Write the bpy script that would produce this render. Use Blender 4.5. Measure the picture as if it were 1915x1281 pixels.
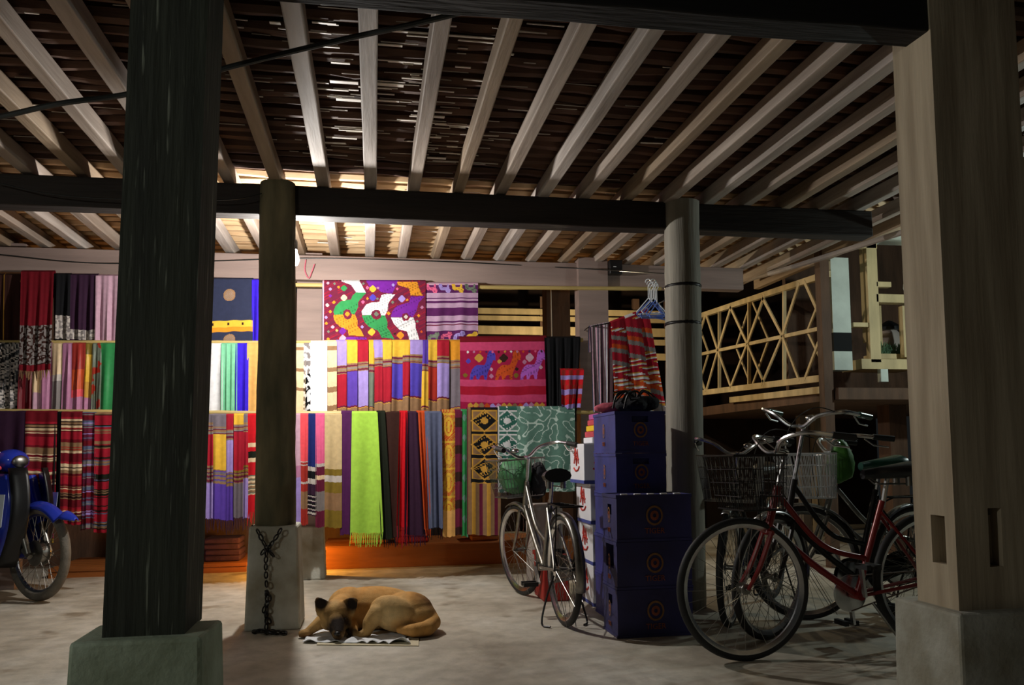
import bpy, bmesh, math, random
from mathutils import Vector as V, Matrix, noise
random.seed(7)
sc = bpy.context.scene
for o in list(bpy.data.objects): bpy.data.objects.remove(o)
COL = sc.collection
PI = math.pi
# ------------------------------------------------------------------ camera
F, CX, CY, H = 1500.0, 957.5, 740.0, .98
YAW, PITCH, ROLL = math.radians(10.1), math.atan(110/1500), .010
fw = V((math.sin(YAW)*math.cos(PITCH), math.cos(YAW)*math.cos(PITCH), math.sin(PITCH)))
_r = V((math.cos(YAW), -math.sin(YAW), 0)); _u = _r.cross(fw)
rt = _r*math.cos(ROLL) - _u*math.sin(ROLL); up = _u*math.cos(ROLL) + _r*math.sin(ROLL)
EYE = V((0, 0, H))
cam = bpy.data.cameras.new('camera'); camo = bpy.data.objects.new('camera', cam); COL.objects.link(camo)
cam.sensor_fit = 'HORIZONTAL'; cam.sensor_width = 36; cam.lens = 36*F/1915
cam.shift_y = (CY-640.5)/1915; cam.clip_start = .05; cam.clip_end = 100
m = Matrix((rt, up, -fw)).transposed().to_4x4(); m.translation = EYE; camo.matrix_world = m
sc.camera = camo
# ------------------------------------------------------------------ night sky, exposure
w = bpy.data.worlds.new('night'); sc.world = w; w.use_nodes = True
w.node_tree.nodes['Background'].inputs[0].default_value = (.85, .95, 1, 1)
w.node_tree.nodes['Background'].inputs[1].default_value = .009
sc.view_settings.view_transform = 'Standard'; sc.view_settings.look = 'None'
sc.view_settings.exposure = 0; sc.view_settings.gamma = 1; sc.view_settings.use_curve_mapping = False

def ray(x, y): return fw + rt*((x-CX)/F) + up*((CY-y)/F)
def onY(x, y, Y): d = ray(x, y); return EYE + d*(Y/d.y)
def onX(x, y, X): d = ray(x, y); return EYE + d*(X/d.x)
def onZ(x, y, Z=0): d = ray(x, y); return EYE + d*((Z-H)/d.z)
LAMP = V((onY(551, 520, 5.4).x, 5.4, 2.29))
# ------------------------------------------------------------------ materials
def lin(c): return tuple(((v/12.92) if v <= .04045 else ((v+.055)/1.055)**2.4) for v in c)
def rgb(r, g, b): return lin((r/255, g/255, b/255))
MATS = {}
def mat(name, col, rough=.7, metal=0, var=.25, scale=6, stretch=(1, 1, 1), bump=.0, bscale=None, dirt=None, spec=.5, emit=None):
    if name in MATS: return MATS[name]
    M = bpy.data.materials.new(name); M.use_nodes = True; N = M.node_tree.nodes; L = M.node_tree.links
    b = N['Principled BSDF']; b.inputs['Roughness'].default_value = rough; b.inputs['Metallic'].default_value = metal
    b.inputs['Specular IOR Level'].default_value = spec
    tc = N.new('ShaderNodeTexCoord'); mp = N.new('ShaderNodeMapping'); mp.inputs['Scale'].default_value = stretch
    L.new(tc.outputs['Object'], mp.inputs['Vector'])
    nz = N.new('ShaderNodeTexNoise'); nz.inputs['Scale'].default_value = scale; nz.inputs['Detail'].default_value = 5
    L.new(mp.outputs[0], nz.inputs['Vector'])
    rp = N.new('ShaderNodeValToRGB'); rp.color_ramp.elements[0].position = .3; rp.color_ramp.elements[1].position = .72
    d = dirt or tuple(c*(1-var) for c in col); hi = tuple(min(1, c*(1+var*.6)) for c in col)
    rp.color_ramp.elements[0].color = (*d, 1); rp.color_ramp.elements[1].color = (*hi, 1)
    L.new(nz.outputs['Fac'], rp.inputs[0]); L.new(rp.outputs[0], b.inputs['Base Color'])
    if bump:
        n2 = N.new('ShaderNodeTexNoise'); n2.inputs['Scale'].default_value = bscale or scale*4; n2.inputs['Detail'].default_value = 4
        L.new(mp.outputs[0], n2.inputs['Vector']); bp = N.new('ShaderNodeBump'); bp.inputs['Strength'].default_value = bump; bp.inputs['Distance'].default_value = .01
        L.new(n2.outputs['Fac'], bp.inputs['Height']); L.new(bp.outputs[0], b.inputs['Normal'])
    if emit: b.inputs['Emission Color'].default_value = (*emit[0], 1); b.inputs['Emission Strength'].default_value = emit[1]
    MATS[name] = M; return M
def printed(name, rough=.85, weave=420, sheen=.0, metal=0, varf=.12, bump=.25):
    """colour comes from the pattern woven or printed in the thing (face attribute), plus fine weave"""
    if name in MATS: return MATS[name]
    M = bpy.data.materials.new(name); M.use_nodes = True; N = M.node_tree.nodes; L = M.node_tree.links
    b = N['Principled BSDF']; b.inputs['Roughness'].default_value = rough; b.inputs['Metallic'].default_value = metal
    b.inputs['Specular IOR Level'].default_value = .2; b.inputs['Sheen Weight'].default_value = sheen
    a = N.new('ShaderNodeAttribute'); a.attribute_name = 'Col'
    tc = N.new('ShaderNodeTexCoord'); nz = N.new('ShaderNodeTexNoise'); nz.inputs['Scale'].default_value = 30; nz.inputs['Detail'].default_value = 4
    L.new(tc.outputs['Object'], nz.inputs['Vector'])
    mr = N.new('ShaderNodeMapRange'); mr.inputs['To Min'].default_value = 1-varf*2; mr.inputs['To Max'].default_value = 1+varf*2; L.new(nz.outputs['Fac'], mr.inputs[0])
    mx = N.new('ShaderNodeMix'); mx.data_type = 'RGBA'; mx.blend_type = 'MULTIPLY'; mx.inputs[0].default_value = 1
    L.new(a.outputs['Color'], mx.inputs[6]); L.new(mr.outputs[0], mx.inputs[7]); L.new(mx.outputs[2], b.inputs['Base Color'])
    wv = N.new('ShaderNodeTexNoise'); wv.inputs['Scale'].default_value = weave; L.new(tc.outputs['Object'], wv.inputs['Vector'])
    bp = N.new('ShaderNodeBump'); bp.inputs['Strength'].default_value = bump; bp.inputs['Distance'].default_value = .003
    L.new(wv.outputs['Fac'], bp.inputs['Height']); L.new(bp.outputs[0], b.inputs['Normal'])
    MATS[name] = M; return M
ZS = (7, 7, .6); XS = (.6, 7, 7); YS = (7, .6, 7)
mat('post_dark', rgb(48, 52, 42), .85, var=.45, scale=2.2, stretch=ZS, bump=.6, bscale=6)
mat('post_pale', rgb(178, 164, 140), .8, var=.3, scale=1.5, stretch=ZS, bump=.35, bscale=5, dirt=rgb(136, 120, 96))
mat('post_mossy', rgb(112, 100, 72), .85, var=.4, scale=2, stretch=(4, 4, 1), bump=.6, bscale=8, dirt=rgb(56, 56, 36))
mat('post_grey', rgb(150, 145, 132), .75, var=.35, scale=2, stretch=ZS, bump=.4, bscale=6)
mat('concrete', rgb(178, 178, 168), .9, var=.25, scale=5, bump=.4, bscale=40, dirt=rgb(136, 130, 110))
mat('concrete_mossy', rgb(168, 182, 164), .9, var=.3, scale=4, bump=.5, bscale=40, dirt=rgb(124, 134, 108))
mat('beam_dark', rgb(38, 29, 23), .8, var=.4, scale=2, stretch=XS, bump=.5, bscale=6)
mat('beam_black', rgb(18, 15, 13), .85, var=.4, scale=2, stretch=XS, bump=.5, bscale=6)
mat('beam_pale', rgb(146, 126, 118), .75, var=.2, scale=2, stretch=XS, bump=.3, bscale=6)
mat('joist', rgb(172, 158, 146), .7, var=.3, scale=1.6, stretch=YS, bump=.35, bscale=6, dirt=rgb(128, 112, 98))
mat('joist_b', rgb(160, 140, 116), .7, var=.3, scale=1.6, stretch=YS, bump=.35, bscale=6, dirt=rgb(116, 96, 76))
mat('joist_c', rgb(180, 170, 162), .7, var=.3, scale=2.2, stretch=YS, bump=.35, bscale=6, dirt=rgb(136, 124, 114))
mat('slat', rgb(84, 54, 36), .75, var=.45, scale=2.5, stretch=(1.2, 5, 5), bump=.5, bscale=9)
mat('slat_lit', rgb(214, 186, 146), .7, var=.15, scale=2.5, stretch=(1.2, 3, 3), bump=.2, bscale=9, dirt=rgb(178, 140, 100))  # slats past the crossbeam: lamplight on them put into a paler colour
mat('flake', rgb(244, 238, 226), .45, var=.1, scale=8)
mat('deck', rgb(40, 24, 16), .95, var=.4, scale=5)
mat('wood_warm', rgb(158, 92, 36), .65, var=.3, scale=2, stretch=XS, bump=.2)
mat('wood_yellow', rgb(200, 178, 132), .65, var=.3, scale=2, stretch=(4, 4, 1), bump=.2)
mat('wood_brown', rgb(92, 66, 48), .75, var=.4, scale=2, stretch=(5, 5, 1), bump=.4)
mat('bamboo', rgb(190, 166, 104), .5, var=.3, scale=2, stretch=(1, 8, 8), bump=.2)
mat('whitewash', rgb(206, 214, 204), .8, var=.2, scale=4, bump=.3)
mat('plaster_grey', rgb(160, 150, 142), .85, var=.2, scale=4, bump=.2)
mat('black_rubber', rgb(26, 26, 26), .65, var=.3, scale=20)
mat('cable', rgb(22, 26, 26), .35, var=.1)
mat('chrome', rgb(214, 214, 214), .27, 1, var=.25, scale=12)
mat('steel_dull', rgb(150, 148, 142), .38, 1, var=.4, scale=15)
mat('dark_metal', rgb(42, 40, 40), .4, .6, var=.3, scale=15)
mat('rusty', rgb(96, 74, 58), .6, .5, var=.5, scale=20)
mat('red_paint', rgb(120, 22, 20), .28, .1, var=.25, scale=6)
mat('saddle_black', rgb(24, 24, 24), .4, var=.2, scale=15)
mat('saddle_green', rgb(20, 66, 52), .28, var=.2, scale=8)
mat('bag_green', rgb(64, 122, 78), .55, var=.35, scale=8, bump=.6, bscale=14)
mat('bag_bright_green', rgb(60, 118, 36), .6, var=.3, scale=10, bump=.5, bscale=14)
mat('crate_blue', rgb(56, 60, 132), .55, var=.3, scale=5, bump=.15, dirt=rgb(44, 46, 104))
mat('crate_old', rgb(48, 50, 106), .6, var=.35, scale=4, bump=.2, dirt=rgb(46, 44, 84))
mat('crate_gold', rgb(150, 106, 60), .5, var=.3, scale=30)
mat('crate_orange', rgb(150, 78, 50), .5, var=.3, scale=30)
mat('black_void', rgb(8, 8, 10), .9, var=.1)
mat('carton_white', rgb(226, 226, 232), .75, var=.08, scale=5)
mat('carton_red', rgb(200, 60, 50), .6, var=.2, scale=20)
mat('carton_blue', rgb(70, 80, 150), .6, var=.2, scale=20)
mat('red_plastic', rgb(170, 40, 30), .5, var=.3, scale=8)
mat('paper', rgb(222, 224, 226), .8, var=.08, scale=9, bump=.3, bscale=20)
mat('card', rgb(206, 194, 164), .85, var=.15, scale=9)
mat('blue_paint', rgb(38, 56, 168), .16, .0, var=.12, scale=3)
mat('black_plastic', rgb(18, 18, 20), .4, var=.2, scale=10)
mat('tyre_grey', rgb(104, 98, 88), .8, var=.3, scale=14, bump=.5, bscale=60)
mat('hanger_blue', rgb(92, 120, 200), .35, var=.15)
mat('hanger_white', rgb(220, 224, 228), .3, var=.1)
mat('grass_green', rgb(92, 128, 96), .8, var=.4, scale=20)
mat('pink_cloth', rgb(200, 90, 110), .85, var=.3, scale=12, bump=.4)
mat('plum_cloth', rgb(70, 40, 60), .85, var=.3, scale=12, bump=.4)
mat('black_cloth', rgb(16, 16, 22), .9, var=.4, scale=18, bump=.8, bscale=30)
mat('moto_pink', rgb(206, 74, 90), .4, var=.3, scale=12)
mat('decal_yellow', rgb(240, 200, 40), .4, var=.1)
mat('decal_magenta', rgb(200, 40, 90), .4, var=.1)
mat('decal_white', rgb(220, 232, 245), .25, var=.1)
printed('woven_cloth'); printed('shiny_cloth', rough=.4, bump=.15); printed('fur', rough=.8, weave=160, sheen=.0, bump=.6, varf=.15)
def scratched(name):      # pale scratches along the grain of the dark post
    M = MATS[name]; N = M.node_tree.nodes; L = M.node_tree.links; b = N['Principled BSDF']; old = b.inputs['Base Color'].links[0].from_socket
    tc = N.new('ShaderNodeTexCoord'); mp = N.new('ShaderNodeMapping'); mp.inputs['Scale'].default_value = (38, 38, 2.2); L.new(tc.outputs['Object'], mp.inputs[0])
    n = N.new('ShaderNodeTexNoise'); n.inputs['Scale'].default_value = 1.6; n.inputs['Detail'].default_value = 3; L.new(mp.outputs[0], n.inputs[0])
    r = N.new('ShaderNodeValToRGB'); r.color_ramp.elements[0].position = .62; r.color_ramp.elements[1].position = .74; r.color_ramp.elements[1].color = (.8, .8, .8, 1); L.new(n.outputs['Fac'], r.inputs[0])
    k = N.new('ShaderNodeMix'); k.data_type = 'RGBA'; L.new(r.outputs[0], k.inputs[0]); L.new(old, k.inputs[6]); k.inputs[7].default_value = (*rgb(150, 156, 140), 1); L.new(k.outputs[2], b.inputs['Base Color'])
scratched('post_dark')
# ------------------------------------------------------------------ mesh building
ORG = {}
def thing(name, label, cat, loc=(0, 0, 0), group=None, kind=None, rz=0):
    o = bpy.data.objects.new(name, None); COL.objects.link(o); o.location = loc; o.empty_display_size = .1
    o.rotation_euler.z = rz
    tag(o, label, cat, group, kind); ORG[o.name] = V(loc) if not rz else None
    return o
def tag(o, label=None, cat=None, group=None, kind=None):
    if label: o['label'] = label
    if cat: o['category'] = cat
    if group: o['group'] = group
    if kind: o['kind'] = kind
    return o
class MB:
    def __init__(s): s.v = []; s.f = []; s.c = None
    def add(s, vs, fs):
        k = len(s.v); s.v += [V(p) for p in vs]; s.f += [tuple(i+k for i in f) for f in fs]; return s
    def hexa(s, p):            # 8 points: bottom ring 0-3, top ring 4-7
        return s.add(p, [(3, 2, 1, 0), (4, 5, 6, 7), (0, 1, 5, 4), (1, 2, 6, 5), (2, 3, 7, 6), (3, 0, 4, 7)])
    def box(s, lo, hi):
        (a, b, c), (d, e, f) = lo, hi
        return s.hexa([(a, b, c), (d, b, c), (d, e, c), (a, e, c), (a, b, f), (d, b, f), (d, e, f), (a, e, f)])
    def bar(s, p, q, w, h, upv=(0, 0, 1)):
        p, q = V(p), V(q); d = (q-p).normalized(); u = V(upv)
        if abs(d.dot(u)) > .98: u = V((1, 0, 0))
        x = d.cross(u).normalized(); u = x.cross(d)
        x *= w/2; u *= h/2
        return s.hexa([p-x-u, p+x-u, q+x-u, q-x-u, p-x+u, p+x+u, q+x+u, q-x+u])
    def tube(s, pts, r, n=8, closed=False, caps=True):
        pts = [V(p) for p in pts]; N = len(pts); k = len(s.v)
        rs = r if isinstance(r, (list, tuple)) else [r]*N
        ref = None
        for i, p in enumerate(pts):
            if closed: t = pts[(i+1) % N]-pts[i-1]
            else: t = pts[min(i+1, N-1)]-pts[max(i-1, 0)]
            t.normalize()
            if ref is None: ref = t.orthogonal().normalized()
            ref = (ref - t*ref.dot(t)).normalized(); b = t.cross(ref)
            for j in range(n):
                a = 2*PI*j/n; s.v.append(p+(ref*math.cos(a)+b*math.sin(a))*rs[i])
        for i in range(N if closed else N-1):
            for j in range(n):
                a = k+i*n; b2 = k+((i+1) % N)*n
                s.f.append((a+j, a+(j+1) % n, b2+(j+1) % n, b2+j))
        if caps and not closed:
            s.f.append(tuple(k+j for j in range(n))[::-1]); s.f.append(tuple(k+(N-1)*n+j for j in range(n)))
        return s
    def rev(s, prof, c, axis=(0, 0, 1), n=16, closed=False):   # profile of (radius, height) about axis
        ax = V(axis).normalized(); x = ax.orthogonal().normalized(); y = ax.cross(x); k = len(s.v); m_ = len(prof); c = V(c)
        for j in range(n):
            a = 2*PI*j/n; d = x*math.cos(a)+y*math.sin(a)
            for r, h in prof: s.v.append(c+d*r+ax*h)
        for j in range(n):
            for i in range(m_ if closed else m_-1):
                a, b = k+j*m_+i, k+((j+1) % n)*m_+i; a2, b2 = k+j*m_+(i+1) % m_, k+((j+1) % n)*m_+(i+1) % m_
                s.f.append((a, b, b2, a2))
        return s
    def ell(s, c, r, R=None, n=14, m_=9):
        c = V(c); k = len(s.v); R = R or Matrix.Identity(3)
        for i in range(m_+1):
            t = PI*i/m_
            for j in range(n):
                a = 2*PI*j/n
                s.v.append(c+R@V((r[0]*math.sin(t)*math.cos(a), r[1]*math.sin(t)*math.sin(a), r[2]*math.cos(t))))
        for i in range(m_):
            for j in range(n):
                s.f.append((k+i*n+j, k+(i+1)*n+j, k+(i+1)*n+(j+1) % n, k+i*n+(j+1) % n))
        return s
    def sheet(s, grid):
        nv, nu = len(grid), len(grid[0]); k = len(s.v)
        for row in grid: s.v += [V(p) for p in row]
        for i in range(nv-1):
            for j in range(nu-1):
                a = k+i*nu+j; s.f.append((a, a+1, a+nu+1, a+nu))
        return s
    def plate(s, poly, c, ux, uy, t):   # polygon in a plane, thickness t along the normal
        c, ux, uy = V(c), V(ux), V(uy); n = ux.cross(uy).normalized()*t; k = len(s.v); N = len(poly)
        s.v += [c+ux*x+uy*y for x, y in poly]; s.v += [c+ux*x+uy*y+n for x, y in poly]
        s.f.append(tuple(range(k, k+N))[::-1]); s.f.append(tuple(range(k+N, k+2*N)))
        for i in range(N): s.f.append((k+i, k+(i+1) % N, k+N+(i+1) % N, k+N+i))
        return s
    def xf(s, M): s.v = [M@p for p in s.v]; return s
    def build(s, name, mt, parent=None, smooth=True, bev=0, local=False, cols=None):
        me = bpy.data.meshes.new(name); off = V((0, 0, 0))
        if parent is not None and not local: off = ORG.get(parent.name) or V((0, 0, 0))
        me.from_pydata([tuple(p-off) for p in s.v], [], s.f); me.update()
        if cols is not None:
            at = me.attributes.new('Col', 'FLOAT_COLOR', 'FACE')
            at.data.foreach_set('color', [x for c in cols for x in (*c, 1)])
        if smooth:
            me.polygons.foreach_set('use_smooth', [True]*len(me.polygons))
            try: me.set_sharp_from_angle(angle=.7)
            except Exception: pass
        me.materials.append(MATS[mt]); o = bpy.data.objects.new(name, me); COL.objects.link(o)
        if parent is not None: o.parent = parent; ORG[o.name] = off
        else: ORG[o.name] = V((0, 0, 0))
        if bev:
            b = o.modifiers.new('b', 'BEVEL'); b.width = bev; b.segments = 2; b.limit_method = 'ANGLE'
        return o
def rebase(o, base):      # top-level single mesh: move its origin to its base
    base = V(base); me = o.data
    me.transform(Matrix.Translation(-base)); o.location = base; return o
def centre(o):
    vs = [v.co for v in o.data.vertices]; c = sum(vs, V())/len(vs); c.z = min(v.z for v in vs); return rebase(o, c)
def light(name, loc, power, col, r=.03, parent=None):
    l = bpy.data.lights.new(name, 'POINT'); l.energy = power; l.color = col; l.shadow_soft_size = r
    o = bpy.data.objects.new(name, l); COL.objects.link(o); o.location = loc
    return o
def curve(p, n=8):        # Catmull-Rom through points
    p = [V(a) for a in p]; q = [p[0]*2-p[1]]+p+[p[-1]*2-p[-2]]; out = []
    for i in range(1, len(q)-2):
        for k in range(n):
            t = k/n; a, b, c, d = q[i-1], q[i], q[i+1], q[i+2]
            out.append(.5*((2*b)+(c-a)*t+(2*a-5*b+4*c-d)*t*t+(3*b-a-3*c+d)*t**3))
    return out+[p[-1]]
def clone(root, name=None):
    c = root.copy(); COL.objects.link(c)
    if ORG.get(root.name) is not None: ORG[c.name] = ORG[root.name]
    for ch in root.children:
        d = ch.copy(); COL.objects.link(d); d.parent = c
        for g in ch.children:
            e = g.copy(); COL.objects.link(e); e.parent = d
    return c

# ================================================================== STRUCTURE
ZJ = 2.63           # underside of the joists
# concrete floor
def floor_mat():
    M = bpy.data.materials.new('floor_concrete'); M.use_nodes = True; N = M.node_tree.nodes; L = M.node_tree.links; b = N['Principled BSDF']
    tc = N.new('ShaderNodeTexCoord')
    def nz(s, d, st=(1, 1, 1)):
        mp = N.new('ShaderNodeMapping'); mp.inputs['Scale'].default_value = st; L.new(tc.outputs['Object'], mp.inputs[0])
        n = N.new('ShaderNodeTexNoise'); n.inputs['Scale'].default_value = s; n.inputs['Detail'].default_value = d; L.new(mp.outputs[0], n.inputs[0]); return n
    def ramp(n, *st):
        r = N.new('ShaderNodeValToRGB'); e = r.color_ramp.elements
        for i, (p, c) in enumerate(st):
            if i > 1: e.new(p)
            e[i].position = p; e[i].color = (*c, 1)
        L.new(n.outputs['Fac'], r.inputs[0]); return r
    a = ramp(nz(1.3, 6, (1, .7, 1)), (.3, rgb(150, 140, 124)), (.5, rgb(190, 182, 166)), (.7, rgb(216, 211, 200)))
    c = ramp(nz(9, 8), (.35, (.78, .78, .77)), (.6, (1, 1, 1)))
    d = ramp(nz(2.6, 3), (.30, (.55, .5, .44)), (.40, (1, 1, 1)))
    def mul(x, y):
        k = N.new('ShaderNodeMix'); k.data_type = 'RGBA'; k.blend_type = 'MULTIPLY'; k.inputs[0].default_value = 1; L.new(x, k.inputs[6]); L.new(y, k.inputs[7]); return k.outputs[2]
    L.new(mul(mul(a.outputs[0], c.outputs[0]), d.outputs[0]), b.inputs['Base Color'])
    rr = ramp(nz(2, 5), (.3, (.45,)*3), (.7, (.8,)*3)); L.new(rr.outputs[0], b.inputs['Roughness'])
    bp = N.new('ShaderNodeBump'); bp.inputs['Strength'].default_value = .35; bp.inputs['Distance'].default_value = .02; L.new(nz(14, 6).outputs['Fac'], bp.inputs['Height']); L.new(bp.outputs[0], b.inputs['Normal'])
    MATS['floor_concrete'] = M
floor_mat()
fl = MB().box((-9, -3, -.2), (9, 14, 0)).build('floor', 'floor_concrete', smooth=False); tag(fl, kind='structure')
# ceiling: boards above, split-bamboo slats, joists
ceil = MB().box((-5.2, -1.5, ZJ+.17), (4.0, 7.6, ZJ+.2)).build('ceiling', 'deck', smooth=False); tag(ceil, kind='structure')
random.seed(3)
prof_cache = []
for k in range(6):      # six slightly different slats, shared between the rows
    b = MB(); n = 60; x0, x1 = -5.1, 3.95
    pts = []; rr = []
    for i in range(n+1):
        x = x0+(x1-x0)*i/n
        pts.append((x, random.uniform(-.006, .006), random.uniform(-.006, .006))); rr.append(random.uniform(.033, .046))
    b.tube(pts, rr, 7)
    for p in b.v: p.z *= .85
    prof_cache.append(b)
sl_me = {}
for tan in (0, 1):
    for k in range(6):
        o = prof_cache[k].build('bamboo_slat', 'slat_lit' if tan else 'slat', ceil, local=True); sl_me[tan, k] = o.data
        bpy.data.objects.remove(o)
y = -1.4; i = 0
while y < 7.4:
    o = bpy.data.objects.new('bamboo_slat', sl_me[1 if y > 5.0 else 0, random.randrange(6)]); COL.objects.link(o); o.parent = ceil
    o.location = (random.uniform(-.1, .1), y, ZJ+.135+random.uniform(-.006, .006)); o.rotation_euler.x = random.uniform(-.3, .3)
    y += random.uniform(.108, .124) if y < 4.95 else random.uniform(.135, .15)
# pale split ends and flattened strips showing between the slats
fb = MB()
for k in range(210):
    near = k < 150
    X = random.gauss(-.05, .5) if near else random.uniform(-3.4, 2.2)
    Yc = random.uniform(2.4, 4.75) if random.random() < .8 else random.uniform(4.75, 6.6)
    L_ = random.choice((.05, .09, .14, .2))*random.uniform(.7, 1.3); wd = random.choice((.004, .005, .007, .011))
    z = ZJ+.090+random.uniform(-.004, .004)
    a = random.uniform(-.05, .05); t = random.uniform(.1, .6)
    dx = V((math.cos(a), math.sin(a), 0))*L_/2; dy = V((0, math.cos(t), math.sin(t)))*wd; dz = V((0, 0, .004)); c = V((X, Yc, z))
    fb.hexa([c-dx-dy, c+dx-dy, c+dx+dy, c-dx+dy, c-dx-dy+dz, c+dx-dy+dz, c+dx+dy+dz, c-dx+dy+dz])
for k in range(60):
    X = random.choice((-.15, -.15, .12, .38, -1.6, -1.9))+random.uniform(-.1, .1); Yc = random.uniform(3.1, 4.7); L_ = random.uniform(.05, .2); wd = random.choice((.007, .012, .018)); t = random.uniform(.1, .5)
    dx = V((L_/2, 0, 0)); dy = V((0, math.cos(t), math.sin(t)))*wd; dz = V((0, 0, .004)); c = V((X, Yc, ZJ+.087))
    fb.hexa([c-dx-dy, c+dx-dy, c+dx+dy, c-dx+dy, c-dx-dy+dz, c+dx-dy+dz, c+dx+dy+dz, c-dx+dy+dz])
fb.build('split_bamboo_scraps', 'flake', ceil, smooth=False)['kind'] = 'stuff'
# joists
jx = [-.009+.2775*k for k in range(-17, 15)]
for k, X in enumerate(jx):
    b = MB(); n = 14; y0, y1 = 2.72, 7.5; wd = random.uniform(.031, .038); ht = .095; k0 = len(b.v); j1 = random.uniform(-.012, .012); bow = random.uniform(-.012, .012)
    for i in range(n+1):
        t = i/n; Y = y0+(y1-y0)*t; cx = X+j1*(t-.5)+bow*math.sin(t*PI)+random.uniform(-.0015, .0015); zz = ZJ+.006*math.sin(t*PI)*(k % 3-1)
        b.v += [V((cx-wd, Y, zz)), V((cx+wd, Y, zz)), V((cx+wd, Y, zz+ht)), V((cx-wd, Y, zz+ht))]
    for i in range(n):
        a = i*4
        for j in range(4): b.f.append((a+j, a+4+j, a+4+(j+1) % 4, a+(j+1) % 4))
    b.f += [(0, 1, 2, 3), (n*4+3, n*4+2, n*4+1, n*4)]
    b.build('joist', ('joist', 'joist_b', 'joist', 'joist_c')[(k*7) % 4], ceil, smooth=False, bev=.006)

def beam(name, label, p, q, w_, h_, mt, seg=24, jit=.004):
    """hewn beam between two points of its underside centre line"""
    p, q = V(p), V(q); b = MB(); d = (q-p).normalized(); s = V((-d.y, d.x, 0)).normalized()
    for i in range(seg+1):
        c = p.lerp(q, i/seg); a = [random.uniform(-jit, jit) for _ in range(8)]
        b.v += [c-s*(w_/2+a[0])+V((0, 0, a[1])), c+s*(w_/2+a[2])+V((0, 0, a[3])), c+s*(w_/2+a[4])+V((0, 0, h_+a[5]*.3)), c-s*(w_/2+a[6])+V((0, 0, h_+a[7]*.3))]
    for i in range(seg):
        a = i*4
        for j in range(4): b.f.append((a+j, a+(j+1) % 4, a+4+(j+1) % 4, a+4+j))
    b.f += [(3, 2, 1, 0), (seg*4, seg*4+1, seg*4+2, seg*4+3)]
    o = b.build(name, mt, smooth=False, bev=.008); tag(o, label, 'beam'); return rebase(o, (p+q)/2)
YM = 4.985; YB = 6.68
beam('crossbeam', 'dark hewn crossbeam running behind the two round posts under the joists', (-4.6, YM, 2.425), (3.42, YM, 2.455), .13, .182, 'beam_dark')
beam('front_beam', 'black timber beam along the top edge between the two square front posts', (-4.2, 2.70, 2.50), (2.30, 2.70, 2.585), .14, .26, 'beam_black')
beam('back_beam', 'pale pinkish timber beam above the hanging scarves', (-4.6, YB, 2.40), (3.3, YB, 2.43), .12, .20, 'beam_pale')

def plinth(b, c, wb, wt, h, jit=.006):
    c = V(c); r = lambda: random.uniform(-jit, jit)
    b.hexa([(c.x-wb+r(), c.y-wb+r(), 0), (c.x+wb+r(), c.y-wb+r(), 0), (c.x+wb, c.y+wb, 0), (c.x-wb, c.y+wb, 0), (c.x-wt+r(), c.y-wt+r(), h+r()), (c.x+wt+r(), c.y-wt+r(), h+r()), (c.x+wt+r(), c.y+wt, h), (c.x-wt, c.y+wt+r(), h+r())])
def hewn(b, x0, x1, y0, y1, z0, z1, lean=(0, 0), slots=(), seg=20, jit=.005):
    """square post; slots = (face, a0, a1, z0, z1, depth): cut as real recesses, face 'F' front (-Y) or 'L' left (-X)"""
    zs = sorted(set([z0+(z1-z0)*i/seg for i in range(seg+1)] + [z for s in slots for z in s[3:5]]))
    for face in 'FLBR':
        us = {'F': [x0, x1], 'B': [x1, x0], 'L': [y1, y0], 'R': [y0, y1]}[face]
        cut = [s for s in slots if s[0] == face]; uu = list(us)
        for s in cut: uu += [s[1], s[2]]
        uu = sorted(set(uu), reverse=us[0] > us[1])
        def pt(u, z, dep=0):
            t = (z-z0)/(z1-z0); ox, oy = lean[0]*t, lean[1]*t
            jx_ = noise.noise(V((z*6, ord(face)*3.1, x0*5)))*jit*2
            edge = u in us
            if face == 'F': return V((u+ox, y0+dep+oy+(0 if edge else jx_*.3), z))
            if face == 'B': return V((u+ox, y1-dep+oy, z))
            if face == 'L': return V((x0+dep+ox, u+oy, z))
            return V((x1-dep+ox, u+oy, z))
        for i in range(len(zs)-1):
            for j in range(len(uu)-1):
                zm, um = (zs[i]+zs[i+1])/2, (uu[j]+uu[j+1])/2
                hit = [s for s in cut if min(s[1], s[2]) < um < max(s[1], s[2]) and s[3] < zm < s[4]]
                dp = hit[0][5] if hit else 0
                q = [(uu[j], zs[i]), (uu[j+1], zs[i]), (uu[j+1], zs[i+1]), (uu[j], zs[i+1])]
                b.add([pt(u, z, dp) for u, z in q], [(0, 1, 2, 3)])
                if hit:
                    s = hit[0]
                    if abs(zs[i]-s[3]) < 1e-6: b.add([pt(*q[0]), pt(*q[1]), pt(*q[1], dp), pt(*q[0], dp)], [(0, 1, 2, 3)])
                    if abs(zs[i+1]-s[4]) < 1e-6: b.add([pt(*q[3], dp), pt(*q[2], dp), pt(*q[2]), pt(*q[3])], [(0, 1, 2, 3)])
                    if min(abs(uu[j]-s[1]), abs(uu[j]-s[2])) < 1e-6: b.add([pt(*q[0], dp), pt(*q[3], dp), pt(*q[3]), pt(*q[0])], [(0, 3, 2, 1)])
                    if min(abs(uu[j+1]-s[1]), abs(uu[j+1]-s[2])) < 1e-6: b.add([pt(*q[1]), pt(*q[2]), pt(*q[2], dp), pt(*q[1], dp)], [(0, 3, 2, 1)])
    b.add([(x0+lean[0], y0+lean[1], z1), (x1+lean[0], y0+lean[1], z1), (x1+lean[0], y1+lean[1], z1), (x0+lean[0], y1+lean[1], z1)], [(0, 1, 2, 3)])
    return b
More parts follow.
